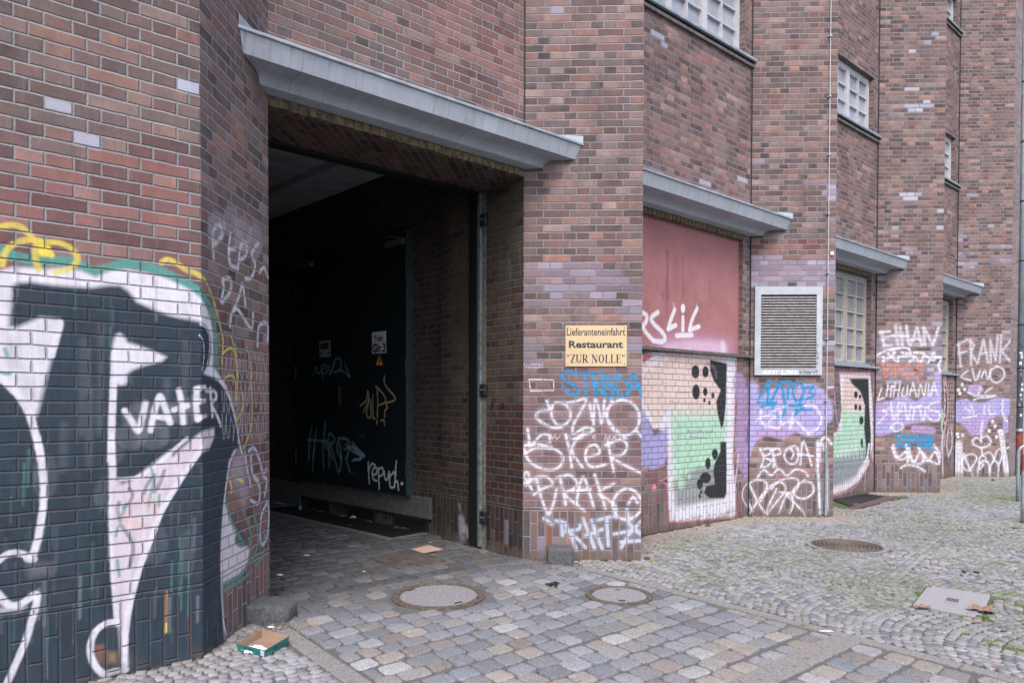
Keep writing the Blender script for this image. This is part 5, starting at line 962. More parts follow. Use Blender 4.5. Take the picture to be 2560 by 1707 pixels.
def setts(name, C, sz, ang, colr, mat, n=12, rings=((1., -.03), (.97, -.009), (.86, -.001), (.5, .002)), pw=4.5, tilt=.012, jit=.05, rise=.0035, thq=None):
    N = len(C); th = (np.arange(n) + .5) * 2 * np.pi / n if thq is None else np.radians(np.array([q + 90 * k for k in range(4) for q in thq])); r = (np.abs(np.cos(th)) ** pw + np.abs(np.sin(th)) ** pw) ** (-1 / pw)
    bx_, by = r * np.cos(th), r * np.sin(th); K = len(rings)
    j = 1 + (RNG.random((N, n)) - .5) * 2 * jit; tx, ty = (RNG.random((2, N)) - .5) * 2 * tilt; h0 = (RNG.random(N) - .5) * 2 * rise
    sk = (RNG.random(N) - .5) * .16; V = np.zeros((N, K, n, 3)); ca, sa = np.cos(ang)[:, None], np.sin(ang)[:, None]
    for k, (q, z) in enumerate(rings):
        X = bx_[None] * j * sz[:, :1] / 2 * q; Y = by[None] * j * sz[:, 1:] / 2 * q + X * sk[:, None]
        V[:, k, :, 0] = C[:, :1] + ca * X - sa * Y; V[:, k, :, 1] = C[:, 1:] + sa * X + ca * Y
        V[:, k, :, 2] = z + h0[:, None] + tx[:, None] * X / .1 * .1 * 1 + ty[:, None] * Y + (RNG.random((N, n)) - .5) * (.003 if k > 1 else 0)
    V = V.reshape(-1, 3); base = (np.arange(N) * K * n)[:, None, None]
    kk = np.arange(K - 1)[:, None] * n; ii = np.arange(n)[None]; i2 = (ii + 1) % n
    q4 = np.stack([kk + ii, kk + i2, kk + n + i2, kk + n + ii], -1).reshape(1, -1, 4) + base.reshape(-1, 1, 1); q4 = q4.reshape(-1, 4)
    cap = ((K - 1) * n + np.arange(n))[None] + base.reshape(-1, 1)
    me = bpy.data.meshes.new(name); me.vertices.add(len(V)); me.vertices.foreach_set('co', V.ravel())
    li = np.concatenate([q4.ravel(), cap.ravel()]); ls = np.concatenate([np.arange(len(q4)) * 4, q4.size + np.arange(N) * n])
    me.loops.add(len(li)); me.loops.foreach_set('vertex_index', li.astype(np.int32)); me.polygons.add(len(ls)); me.polygons.foreach_set('loop_start', ls.astype(np.int32)); me.update(calc_edges=True)
    me.polygons.foreach_set('use_smooth', [True] * len(ls))
    at = me.color_attributes.new('Col', 'FLOAT_COLOR', 'POINT'); c4 = np.ones((N, K * n, 4)); c4[..., :3] = colr[:, None, :]; at.data.foreach_set('color', c4.astype(np.float32).ravel())
    return link(name, me, mat)
def stone_mat(name, spk=.35, fine=260, bmp=.0022, dark=1.):
    n = NT(name); c, a = n.attr('Col'); pos = n.pos(); v = n.M('ADD', 1 - spk * .5, n.M('MULTIPLY', n.ss(n.noise(pos, fine, 3, .7), .3, .7), spk)); v = n.M('MULTIPLY', v, n.M('ADD', .64, n.M('ADD', n.M('MULTIPLY', n.noise(pos, 11, 5, .6), .36), n.M('MULTIPLY', n.noise(pos, 62, 4, .75), .36))))
    s_ = n.N('ShaderNodeVectorMath', operation='SCALE'); n.L(c, s_.inputs[0]); n.L(n.M('MULTIPLY', v, dark), s_.inputs['Scale'])
    st_ = n.ss(n.noise(pos, 7, 5, .7), .58, .75); o = n.mix(n.M('MULTIPLY', st_, .35), s_.outputs[0], lin((150, 118, 100)))
    n.L(o, n.b.inputs['Base Color']); n.b.inputs['Roughness'].default_value = .8; n.bump(n.noise(pos, 140, 4, .7), bmp, .8); return n.m
PALS = np.array([lin(c) for c in ((110, 114, 122), (118, 120, 127), (125, 125, 130), (134, 132, 134), (105, 108, 115), (115, 116, 119), (129, 123, 119), (124, 113, 108), (145, 143, 144), (120, 120, 122), (109, 111, 117), (122, 116, 113), (119, 119, 122), (136, 128, 118))])
M_sett = stone_mat('granite_sett', .9, 110, .005); M_mos = stone_mat('mosaic_stone', .4, 380, .0015)
# driveway setts
C = []; sz = []; t = -6.5
while t < 6.5:
    if 3.0 < t + .08 < 3.22: t = 3.215; continue
    h = random.uniform(.135, .16); s = -2.585 + random.uniform(-.12, 0); wv = random.uniform(0, 6)
    hi = .155
    while s < hi - .05:
        w_ = random.uniform(.135, .2); w_ = min(w_, hi - s)
        if s + w_ > -2.585:
            s_0 = max(s, -2.585); cx_ = (s_0 + s + w_) / 2; C.append(stmap(cx_, t + h / 2 + .012 * math.sin(cx_ * 2.2 + wv) + random.uniform(-.006, .006))); sz.append((s + w_ - s_0 - random.uniform(.008, .022), h - random.uniform(.002, .012)))
        s += w_
    t += h + .014
C = np.array(C); sz = np.array(sz); ok = free(C, .055) & (sz[:, 0] > .05); C, sz = C[ok], sz[ok]; N = len(C)
PALS = PALS * .72 + PALS.mean(1, keepdims=True) * .28
PALS = PALS * np.array([1.02, 1.04, 1.10]) * 1.06
colr = PALS[RNG.integers(0, len(PALS), N)] * (1 + (RNG.random((N, 1)) - .5) * .3)
# stones darkened towards the gateway inside: its shade is put into their colour
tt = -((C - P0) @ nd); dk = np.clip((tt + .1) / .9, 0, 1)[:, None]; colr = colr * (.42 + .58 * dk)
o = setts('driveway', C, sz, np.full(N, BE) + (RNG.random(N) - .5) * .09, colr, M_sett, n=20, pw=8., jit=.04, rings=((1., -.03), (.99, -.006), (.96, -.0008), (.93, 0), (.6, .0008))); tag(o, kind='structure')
# small mosaic paving in segmental arcs
C = []; ang = []; p_ = .064; Wc = 1.25; R = 1.12
LN = (np.array([2.887, 5.872]), np.array([8.85, 13.309])); ld = (LN[1] - LN[0]) / np.linalg.norm(LN[1] - LN[0]); ln_ = np.array([-ld[1], ld[0]])
for lo, hi in ((.30, 15.2), (-6.2, -2.735)):
    c0 = lo
    while c0 < hi:
        x1 = min(c0 + Wc, hi + .3); xm = c0 + Wc / 2; tj = -4.2 if lo > 0 else 0.; k = 0
        while tj < 6.4:
            a0 = -math.asin(Wc / 2 / R); a = a0 + random.uniform(0, .07)
            while a < -a0:
                xs_, ts_ = xm + R * math.sin(a), tj - R * (math.cos(a) - math.cos(a0)); 
                if lo <= xs_ <= hi: C.append(stmap(xs_ + random.uniform(-.007, .007), ts_ + random.uniform(-.006, .006))); ang.append(BE + a * 1)
                a += (p_ * random.uniform(.85, 1.2)) / R
            tj += p_ * random.uniform(.94, 1.04)
        c0 += Wc
C = np.array(C); ang = np.array(ang)
rel = C - LN[0]; al = rel @ ld; pe = rel @ ln_; ok = ~((np.abs(pe) < .088) & (al > .1) & (al < 11)); C, ang = C[ok], ang[ok]
ex = []; ea = []
for k in (-1, 0, 1):
    a = .1 + random.uniform(0, .05)
    while a < 10.9: ex.append(LN[0] + ld * a + ln_ * k * .060); ea.append(math.atan2(ld[1], ld[0])); a += .075 * random.uniform(.9, 1.1)
C = np.vstack([C, ex]); ang = np.concatenate([ang, ea]); ok = free(C, .03)
# what the photo can see, plus a margin
al = C[:, 1] > 2.0; ok &= al; C, ang = C[ok], ang[ok]; N = len(C)
dF = pdist(C, FRONT); dust = np.clip(1 - dF / (.28 + .55 * vnoise(C, 1.1, 2)), 0, 1)[:, None]
sw = ((C - P0) @ cd); dust = dust * np.where(sw[:, None] > 1.2, 1., .35)
MP = np.array([lin(c) for c in ((142, 142, 149), (150, 148, 154), (133, 133, 141), (156, 154, 159), (126, 128, 136), (145, 142, 146), (137, 133, 134), (148, 145, 148), (112, 114, 120))])
MP = MP * np.array([.86, .88, .90])
colr = MP[RNG.integers(0, len(MP), N)] * (1 + (RNG.random((N, 1)) - .5) * .16) * (.88 + .22 * vnoise(C, .9, 5)[:, None])
mg = np.clip((vnoise(C, .8, 9) * .6 + vnoise(C, 2.6, 4) * .4 - .5) * 3, 0, 1)[:, None] * .26
colr = colr * (1 - mg) + np.array(lin((106, 112, 80))) * mg; colr = colr * (1 - dust * .8) + np.array(lin((146, 132, 120))) * dust * .8
o = setts('mosaic_pavement', C, np.stack([np.full(N, .050) + RNG.random(N) * .009, np.full(N, .0505) + RNG.random(N) * .008], -1), ang + (RNG.random(N) - .5) * .2, colr, M_mos, n=8, rings=((1., -.02), (.985, -.003), (.86, .0)), pw=14., tilt=.03, jit=.06, thq=(39, 51), rise=.0018); tag(o, kind='structure')
MOSC = C; MOSD = dF
# joint bed / ground sheet
n = NT('joint_bed'); pos = n.pos(); f = n.noise(pos, 2.2, 5, .6); sand = n.ramp(n.noise(pos, 220, 3, .7), [(.3, lin((52, 52, 54))), (.5, lin((92, 92, 95))), (.72, lin((140, 139, 142)))])
grn = n.ramp(n.noise(pos, 90, 3), [(.3, lin((62, 74, 38))), (.7, lin((98, 110, 60)))]); sp = n.N('ShaderNodeSeparateXYZ'); n.L(pos, sp.inputs[0])
# moss grows on the footway only, not on the driveway
sv = n.M('ADD', n.M('MULTIPLY', n.M('SUBTRACT', sp.outputs[0], float(P0[0])), float(cd[0])), n.M('MULTIPLY', n.M('SUBTRACT', sp.outputs[1], float(P0[1])), float(cd[1])))
foot = n.ss(sv, .25, .4); sand = n.mix(n.M('MULTIPLY', foot, .6), sand, lin((58, 54, 50))); n.L(n.mix(n.M('MULTIPLY', n.M('MULTIPLY', n.ss(f, .32, .5), foot), .9), sand, grn), n.b.inputs['Base Color']); n.b.inputs['Roughness'].default_value = .95; n.bump(n.noise(pos, 160, 4, .7), .006, 1.)
gm = n.m
me = mesh('ground', [(-150, -150, -.012), (150, -150, -.012), (150, 150, -.012), (-150, 150, -.012)], [(0, 1, 2, 3)], gm); tag(me, kind='structure')
# street asphalt and kerb behind the viewer
q = [stmap(-60, 7.2), stmap(60, 7.2), stmap(60, 40), stmap(-60, 40)]
tag(poly('road', q, -.006, simple('asphalt', (62, 62, 65), .9, 0, 60, .2, .003), None), kind='structure')
# kerb bands
kb = 0
def band(s0, s1, t0, t1, along, L=1.0):
    m = MB(); fr_ = Frame(P0, BE); a = t0 if along == 't' else s0; e = t1 if along == 't' else s1
    while a < e - .05:
        b = min(a + L * random.uniform(.9, 1.05), e)
        if along == 't': m.box(fr_, s0, s1, a + .003, b - .003, -.1, .001 + random.uniform(0, .002))
        else: m.box(fr_, a + .003, b - .003, t0, t1, -.1, .001 + random.uniform(0, .002))
        a = b
    o = m.build('kerb', M_kerb, bevel=.006); tag(o, kind='structure')
band(.175, .275, .62, 6.8, 't', 1.05); band(-2.725, -2.605, .60, 6.8, 't', .9); band(-2.6, .17, 3.02, 3.20, 's', .8)
# moss pads and tufts in the joints
n = NT('moss_green'); pos = n.pos(); n.L(n.ramp(n.noise(pos, 60, 3), [(.3, lin((74, 92, 44))), (.55, lin((100, 116, 62))), (.75, lin((136, 132, 88)))]), n.b.inputs['Base Color']); n.b.inputs['Roughness'].default_value = .95; M_moss = n.m
V = []; Fc = []
dens = vnoise(MOSC, .55, 11) * .5 + vnoise(MOSC, 1.7, 12) * .5
swm = (MOSC - P0) @ cd; ttm = -((MOSC - P0) @ nd)
band1 = np.exp(-((ttm - 1.15) / .75) ** 2) * (swm > .4); edge = np.clip((ttm - 2.3) / 1.5, 0, 1) * (swm > 1.3)
pr = np.clip((dens - .43) * 2.2 + band1 * .45 + edge * .25, 0, .9) * np.where(swm < 0, .06, 1) * np.clip((MOSD - .2) * 3, 0, 1)
sel = RNG.random(len(MOSC)) < pr * 1.9 + .07 * (swm > .3)
for (x, y), a in zip(MOSC[sel], ang[sel]):
    k = random.choice((0, 0, 0, 0, 1)); dx, dy = (math.cos(a), math.sin(a)) if k == 0 else (-math.sin(a), math.cos(a)); cx_, cy_ = x + dx * .032, y + dy * .032
    l, w_ = random.uniform(.016, .034), random.uniform(.005, .011); ax = a + math.pi / 2 + (0 if k == 0 else math.pi / 2); b = len(V)
    for i in range(6):
        th = i * math.pi / 3; X = l * math.cos(th) * random.uniform(.7, 1.2); Y = w_ * math.sin(th) * random.uniform(.7, 1.2); V.append((cx_ + X * math.cos(ax) - Y * math.sin(ax), cy_ + X * math.sin(ax) + Y * math.cos(ax), -.004))
    V.append((cx_, cy_, random.uniform(.003, .009))); Fc += [(b + i, b + (i + 1) % 6, b + 6) for i in range(6)]
o = mesh('moss', V, Fc, M_moss); tag(o, kind='stuff')
V = []; Fc = []
spots = [(2521, 1478, .07), (2508, 1492, .05), (2462, 1536, .07), (2475, 1545, .05), (2545, 1507, .08), (2559, 1527, .06), (2552, 1620, .10), (2537, 1616, .05), (1924, 1414, .07), (1860, 1375, .05), (2240, 1240, .1), (2503, 1240, .16), (2530, 1236, .14), (2515, 1250, .1), (2290, 1298, .1), (2320, 1288, .1), (2350, 1302, .08), (2100, 1310, .1), (1830, 1390, .1), (1760, 1440, .08), (1680, 1370, .14), (1720, 1350, .1), (1640, 1400, .1), (1600, 1420, .08), (1620, 1380, .08), (2480, 1605, .05), (2420, 1580, .04), (2350, 1570, .04), (2260, 1450, .04), (2540, 1400, .06), (2550, 1290, .05), (1780, 1400, .06), (1560, 1425, .05), (2080, 1470, .04), (2010, 1560, .03)]
for x, y, r in spots:
    g_ = G(x, y)
    for _ in range(int(160 * (r / .08))):
        a = random.uniform(0, 6.28); d = r * abs(random.gauss(0, .6)); cx_, cy_ = g_[0] + d * math.cos(a) * 1.4, g_[1] + d * math.sin(a); h = random.uniform(.006, .022); a2 = random.uniform(0, 6.28); w_ = .0016; b = len(V)
        V += [(cx_ - w_ * math.sin(a2), cy_ + w_ * math.cos(a2), 0), (cx_ + w_ * math.sin(a2), cy_ - w_ * math.cos(a2), 0), (cx_ + math.cos(a2) * h * .8, cy_ + math.sin(a2) * h * .8, h)]; Fc.append((b, b + 1, b + 2))
n = NT('grass_blade'); n.L(n.ramp(n.noise(n.pos(), 30, 2), [(.3, lin((70, 104, 36))), (.7, lin((126, 144, 64)))]), n.b.inputs['Base Color']); o = mesh('grass', V, Fc, n.m); tag(o, kind='stuff')
# grit where the paving meets the walls
n = NT('grit'); n.L(n.ramp(n.noise(n.pos(), 50, 3), [(.3, lin((112, 102, 92))), (.7, lin((166, 152, 138)))]), n.b.inputs['Base Color']); V = []; Fc = []
def grit(x, y, s_):
    b = len(V)
    for i in range(4): a = i * 1.57 + random.random(); V.append((x + s_ * math.cos(a), y + s_ * math.sin(a), -.001))
    V.append((x, y, s_ * random.uniform(.6, 1.1))); Fc.extend([(b + i, b + (i + 1) % 4, b + 4) for i in range(4)])
for a, b_ in zip(FRONT[:-3], FRONT[1:-2]):
    L = np.linalg.norm(b_ - a); d = (b_ - a) / L; nn_ = np.array([d[1], -d[0]])
    for _ in range(int(L * 240)): q = a + d * random.uniform(0, L) + nn_ * abs(random.gauss(0, .07)); grit(q[0], q[1], random.uniform(.0015, .0045))
for cx_, cy_, r, k in ((-1.75, 4.55, .22, 700), (-1.62, 4.75, .15, 500), (.3, 6.45, .25, 500), (-.5, 6.9, .3, 300)):
    for _ in range(k): grit(cx_ + random.gauss(0, r * .6), cy_ + random.gauss(0, r * .6), random.uniform(.002, .006))
o = mesh('gravel', V, Fc, n.m); tag(o, kind='stuff')

# ------------------------------------------------------------------ things on the ground
def lathe(cx, cy, prof, n=64):
    V = []; Fc = []
    for r, z in prof:
        for k in range(n): a = 2 * math.pi * k / n; V.append((cx + r * math.cos(a), cy + r * math.sin(a), z))
    for i in range(len(prof) - 1):
        for k in range(n): Fc.append((i * n + k, i * n + (k + 1) % n, (i + 1) * n + (k + 1) % n, (i + 1) * n + k))
    return V, Fc
def disc(m, cx, cy, prof, n=64):
    V, Fc = lathe(cx, cy, prof, n); Fc.append(tuple(range((len(prof) - 1) * n, len(prof) * n))); m.add(V, Fc)
def manhole(cx, cy, R, label, rw=.055, holes=(), teeth=70):
    e = empty('manhole_cover', (cx, cy, 0), label, 'manhole cover', 'round manhole covers set in the paving')
    m = MB(); V, Fc = lathe(cx, cy, [(R, -.03), (R, .003), (R - .012, .004), (R - .014, -.001), (R - rw, -.001), (R - rw - .002, .003), (R - rw - .01, .003), (R - rw - .012, -.004)], 72); m.add(V, Fc)
    for k in range(teeth):
        a = 2 * math.pi * k / teeth; f_ = Frame((cx + (R - rw / 2 - .006) * math.cos(a), cy + (R - rw / 2 - .006) * math.sin(a)), a); m.box(f_, -rw * .33, rw * .33, -.005, .005, -.002, .0035)
    m.build('ring', M_castiron, e)
    m = MB(); disc(m, cx, cy, [(R - rw - .013, -.004), (R - rw - .02, .001), (.01, .0015)]); m.build('lid', M_conc, e)
    for a, rr, w_, l in holes:
        f_ = Frame((cx + rr * math.cos(a), cy + rr * math.sin(a)), a + math.pi / 2); m = MB(); m.box(f_, -l, l, -w_, w_, .001, .0032); m.build('lifting_slot', M_dark, e, bevel=.001)
    return e
manhole(*MH[0], 'largest manhole cover, concrete lid in a ribbed rusty ring, in front of the gateway', holes=((math.radians(150), .29, .012, .04), (math.radians(-48), .27, .012, .035), (math.radians(-10), .33, .010, .02)))
manhole(*MH[2], 'smaller concrete manhole cover at the kerb in front of the first brick pier', rw=.034, holes=((math.radians(88), .15, .010, .022), (math.radians(-90), .17, .014, .028)), teeth=64)
cx, cy, R = MH[1]; e = empty('manhole_cover', (cx, cy, 0), 'all iron manhole cover with concentric ridges in the mossy mosaic paving', 'manhole cover', 'round manhole covers set in the paving')
m = MB(); m.add(*lathe(cx, cy, [(R + .05, -.03), (R + .05, .002), (R, .002), (R, -.02)])); m.build('collar', M_conc, e)
m = MB(); disc(m, cx, cy, [(R - .002, -.02), (R - .004, -.001), (.02, -.001)], 72); m.build('bed', simple('iron_groove', (52, 46, 44), .8, .1, 30, .2), e)
m = MB(); r = R - .003
while r > .04: m.add(*lathe(cx, cy, [(r, -.001), (r - .002, .005), (r - .019, .005), (r - .021, -.001)], 72)); r -= .040
for a in (math.radians(20), math.radians(-60)):
    f_ = Frame((cx, cy), a); m.box(f_, -R + .03, R - .03, -.012, .012, -.004, .0045)
for k in range(44):
    a = 2 * math.pi * k / 44; f_ = Frame((cx + (R - .011) * math.cos(a), cy + (R - .011) * math.sin(a)), a); m.box(f_, -.009, .009, -.006, .006, .003, .0062)
m.build('lid', M_castiron, e)
# rectangular concrete cover
M_slab = simple('pale_cover', (146, 144, 150), .9, 0, 60, .07, .001, 90)
e = empty('access_cover', (*COV.mean(0), 0), 'rectangular pale concrete access cover with small central grating in the mosaic paving', 'access cover')
m = MB(); V = [(*p, -.04) for p in COV] + [(*p, .006) for p in COV]; m.add(V, [(0, 1, 2, 3), (7, 6, 5, 4)] + [(i, i + 4, (i + 1) % 4 + 4, (i + 1) % 4) for i in range(4)]); m.build('slab', M_slab, e, bevel=.004)
ctr = COV.mean(0); ua = (COV[3] - COV[0] + COV[2] - COV[1]) / 2; va_ = (COV[1] - COV[0] + COV[2] - COV[3]) / 2
ua_u, va_u = ua / np.linalg.norm(ua), va_ / np.linalg.norm(va_)
def quad(c, u, v, z): return [(*(c - u - v), z), (*(c + u - v), z), (*(c + u + v), z), (*(c - u + v), z)]
m = MB()
for i in range(5):
    for j in range(4): m.add(quad(ctr + ua_u * (i - 2) * .017 + va_u * (j - 1.5) * .030, ua_u * .006, va_u * .011, .0068), [(0, 1, 2, 3)])
m.build('grating', M_dark, e)
for c_, s_ in ((COV[1], 1), (COV[3], -1)):
    m = MB()
    for k in (0, 1): m.add(quad(c_ + (ctr - c_) * .07 + va_u * (k - .5) * .034, ua_u * .014, va_u * .009, .0069), [(0, 1, 2, 3)])
    m.build('lifting_hole', M_dark, e)
m = MB()
for i in range(7): m.add(quad(ctr - va_u * .12 + ua_u * (i - 3) * .012, ua_u * .004, va_u * (.006 if i % 2 else .009), .0066), [(0, 1, 2, 3)])
m.build('embossed_mark', simple('embossed_grey', (100, 98, 102), .9), e)
# gratings
def grate(name, poly4, label, frame_m, bars=60, bw=.28):
    q = np.array(poly4); e = empty(name, (*q.mean(0), 0), label, 'floor grating')
    m = MB(); m.add([(*p, -.008) for p in q], [(0, 1, 2, 3)]); m.build('pit', simple('grating_pit', (50, 52, 54), .9), e); m = MB()
    for i in range(bars):
        f0 = (i + .5) / bars; a = q[0] * (1 - f0) + q[1] * f0; b = q[3] * (1 - f0) + q[2] * f0; d = (q[1] - q[0]) / bars * bw; m.add([(*(a - d), .003), (*(a + d), .003), (*(b + d), .003), (*(b - d), .003)], [(0, 1, 2, 3)])
    for i in range(14):
        f0 = (i + .5) / 14; a = q[0] * (1 - f0) + q[3] * f0; b = q[1] * (1 - f0) + q[2] * f0; d = (q[3] - q[0]) / np.linalg.norm(q[3] - q[0]) * .004; m.add([(*(a - d), .0015), (*(b - d), .0015), (*(b + d), .0015), (*(a + d), .0015)], [(0, 1, 2, 3)])
    m.build('bars', M_iron, e); return e
gi = [W2.pt(.06, .02, 0)[:2], W2.pt(3.2, .02, 0)[:2], W2.pt(3.2, .50, 0)[:2], W2.pt(.06, .50, 0)[:2]]
e = grate('floor_grating', gi, 'long black grating strip with pale border under the dark transformer doors', simple('sooty_grating', (66, 70, 76), .7, .2, 20, .2), 110, .46)
m = MB(); m.box(W2, -.02, 3.27, .505, .60, -.05, .004).box(W2, -.02, .055, .02, .505, -.05, .004); m.build('border', simple('border_concrete', (112, 112, 112), .9, 0, 14, .15, .003), e)
g4 = [G(*reg('S6', p))[:2] for p in ((560, 392), (775, 420 - 58), (925, 336), (800, 318))]
g4 = [G(*reg('S6', p))[:2] for p in ((700, 402), (925, 336), (800, 320), (575, 360))]
e = grate('light_well_grating', g4, 'grey light well grating at the foot of the third bay under the grey window', simple('grey_grating', (128, 132, 138), .6, .3, 20, .2), 46, .47)
m = MB(); v4 = [G(*reg('S6', p)) for p in ((700, 404), (927, 336), (1095, 337), (960, 362), (740, 420), (640, 410))]; m.add([(p[0], p[1], .002) for p in v4], [tuple(range(6))]); m.build('border', simple('maroon_tile', (96, 72, 78), .8, 0, 30, .3, .002), e)
m = MB(); m.add([(*p, .004) for p in PLT], [(0, 1, 2, 3)]).add([(*p, -.02) for p in PLT] + [(*p, .004) for p in PLT], [(i, (i + 1) % 4, (i + 1) % 4 + 4, i + 4) for i in range(4)])
tag(m.build('steel_plate', simple('rusty_plate', (92, 86, 84), .8, .2, 9, .35, .003, 80, dirt=((112, 92, 80), 5))), 'flat rusty steel plate let into the cobbles inside the gateway', 'plate')
# guard stones
def rock(name, x0, x1, y0, y1, h, ex, label, seed, skew=0.):
    V = []; Fc = []; nu, nv = 36, 18; rr = random.Random(seed); ph = [rr.uniform(0, 6) for _ in range(8)]
    for j in range(nv + 1):
        b = -math.pi / 2 + math.pi * j / nv
        for i in range(nu):
            a = 2 * math.pi * i / nu; sg = lambda v, e_: math.copysign(abs(v) ** e_, v); c = sg(math.cos(b), ex)
            x, y, z = c * sg(math.cos(a), ex), c * sg(math.sin(a), ex), sg(math.sin(b), ex)
            if skew and x > 0: z_ = z - skew * x * x * max(z, 0) ; z = z_; y *= 1 - .25 * x * x
            q = 1 + .02 * math.sin(5 * x + ph[0]) * math.cos(4 * y + ph[1]) + .015 * math.sin(9 * z + ph[2] + 3 * x) + .012 * math.sin(17 * x + 13 * y + ph[3]) + rr.uniform(-.006, .006)
            V.append(((x0 + x1) / 2 + x * q * (x1 - x0) / 2, (y0 + y1) / 2 + y * q * (y1 - y0) / 2, h / 2 - .03 + z * q * (h / 2 + .03)))
    for j in range(nv):
        for i in range(nu): Fc.append((j * nu + i, j * nu + (i + 1) % nu, (j + 1) * nu + (i + 1) % nu, (j + 1) * nu + i))
    tag(mesh(name, V, Fc, M_stone, smooth=True), label, 'guard stone', 'guard stones at the gateway corners')
rock('guard_stone', -2.04, -1.745, 4.69, 4.98, .125, .20, 'rounded dark granite guard stone at the left jamb beside the cardboard tray', 3, .35)
rock('guard_stone', .11, .36, 6.56, 6.80, .155, .22, 'squared granite guard stone at the foot of the pier with the cream sign', 5)
# cardboard tray with tissue
F0, L0_, R0 = G(665, 1646)[:2], G(598, 1629)[:2], G(722, 1612)[:2]; B0 = L0_ + R0 - F0; cb_ = (F0 + B0) / 2; base = [F0, R0, B0, L0_]; rim = [cb_ + (p - cb_) * 1.07 for p in base]; hh = [.05, .052, .058, .048]
e = empty('cardboard_tray', (*cb_, 0), 'open teal printed cardboard tray on the paving by the left wall', 'cardboard box')
V = [(*p, .002) for p in base] + [(*p, h) for p, h in zip(rim, hh)]; o = mesh('outer_wall', V, [(i, (i + 1) % 4, (i + 1) % 4 + 4, i + 4) for i in range(4)], M_teal, e)
bi = [cb_ + (p - cb_) * .97 for p in base]; ri = [cb_ + (p - cb_) * .985 for p in rim]; V = [(*p, .005) for p in bi] + [(*p, h) for p, h in zip(ri, hh)] + [(*p, h) for p, h in zip(rim, hh)]
mesh('inner_wall', V, [(3, 2, 1, 0)] + [((i + 1) % 4, i, i + 4, (i + 1) % 4 + 4) for i in range(4)] + [(i + 4, (i + 1) % 4 + 4, (i + 1) % 4 + 8, i + 8) for i in range(4)], M_kraft, e)
def side(a, b, f0, f1, h0, h1, out, mat, nm):
    A, Bv = base[a], base[b]; Ar, Br = rim[a], rim[b]; nrm = np.array([(Bv - A)[1], -(Bv - A)[0]]); nrm /= np.linalg.norm(nrm)
    if nrm @ (A - cb_) < 0: nrm = -nrm
    def pt(f_, h): lo = A + (Bv - A) * f_; up = Ar + (Br - Ar) * f_; z = .002 + .048 * h; q = lo + (up - lo) * h + nrm * out; return (*q, z)
    mesh(nm, [pt(f0, h0), pt(f1, h0), pt(f1, h1), pt(f0, h1)], [(0, 1, 2, 3)], mat, e)
M_navy = simple('navy_print', (24, 44, 62), .6); side(0, 3, .66, .72, .5, .75, .001, M_navy, 'printed_mark'); side(0, 3, .38, .6, .5, .68, .001, M_navy, 'printed_mark'); side(0, 3, .2, .3, .25, .62, .001, simple('blue_print', (40, 88, 140), .6), 'printed_mark'); side(0, 3, .02, .15, .1, .9, .001, M_white, 'printed_mark'); side(0, 3, .72, .92, .2, .26, .001, M_white, 'printed_mark'); side(0, 1, .35, .5, .45, .6, .001, M_navy, 'printed_mark'); side(0, 1, .05, .3, .2, .28, .001, M_white, 'printed_mark')
def crumple(name, c, rx, ry, h, label, seed, mat=M_tissue, cat='tissue', z0=.006, n_=14, group=None):
    rr = random.Random(seed); V = []; Fc = []
    for j in range(n_):
        for i in range(n_):
            x, y = i / (n_ - 1) * 2 - 1, j / (n_ - 1) * 2 - 1; r = min(1, math.hypot(x, y)); z = (1 - r ** 2.5) * h * (.5 + .5 * rr.random()) + rr.uniform(0, h * .25); k = 1 - .2 * (x * x * y * y)
            V.append((c[0] + x * rx * k * rr.uniform(.9, 1.08), c[1] + y * ry * k * rr.uniform(.9, 1.08), z0 + z))
    for j in range(n_ - 1):
        for i in range(n_ - 1): b = j * n_ + i; Fc += [(b, b + 1, b + n_ + 1), (b, b + n_ + 1, b + n_)]
    o = mesh(name, V, Fc, mat); tag(o, label, cat, group); return o
c_ = F0 * .42 + L0_ * .44 + B0 * .06 + R0 * .08
crumple('paper_tissue', c_ + [.012, .0], .078, .042, .036, 'crumpled white tissue lying inside the teal cardboard tray', 4)
crumple('paper_tissue', G(680, 1570)[:2], .024, .012, .008, 'scrap of white tissue on the grit beside the rounded guard stone', 8, z0=.001)
crumple('paper_scrap', G(702, 1441)[:2], .03, .02, .01, 'crumpled pale paper scrap on the dark cobbles just inside the gateway', 9, cat='paper')
crumple('paper_scrap', G(2068, 1574)[:2], .05, .008, .004, 'sliver of white paper on the kerb corner beside the cobbles', 10, cat='paper', z0=.004)
crumple('paper_scrap', G(768, 1390)[:2], .03, .014, .006, 'small flat white paper scrap deeper in the dark gateway', 12, cat='paper', z0=.001)
crumple('plastic_wrapper', G(660 + 1150 / 5.113, 1150 + 752 / 5.113)[:2], .05, .02, .03, 'crumpled clear wrapper below the middle vent of the gateway', 13, simple('clear_wrapper', (150, 156, 164), .2), 'wrapper')
crumple('plastic_scrap', G(660 + 468 / 5.113, 1150 + 655 / 5.113)[:2], .02, .015, .07, 'bright blue plastic scrap beside the far vent in the gateway', 14, simple('cyan_plastic', (60, 160, 190), .4), 'plastic scrap')
cc = [G(*p)[:2] for p in ((1030, 1376), (1061, 1384), (1109, 1376), (1072, 1367))]; V = [(*p, z) for z, p in zip((.012, .006, .014, .02), cc)]; V += [(a, b, c - .004) for a, b, c in V]
tag(mesh('cardboard_sheet', V, [(0, 1, 2, 3), (7, 6, 5, 4)] + [(i, i + 4, (i + 1) % 4 + 4, (i + 1) % 4) for i in range(4)], simple('pale_card', (186, 158, 144), .85, 0, 10, .05)), 'flat piece of light brown cardboard lying behind the rusty plate', 'cardboard')
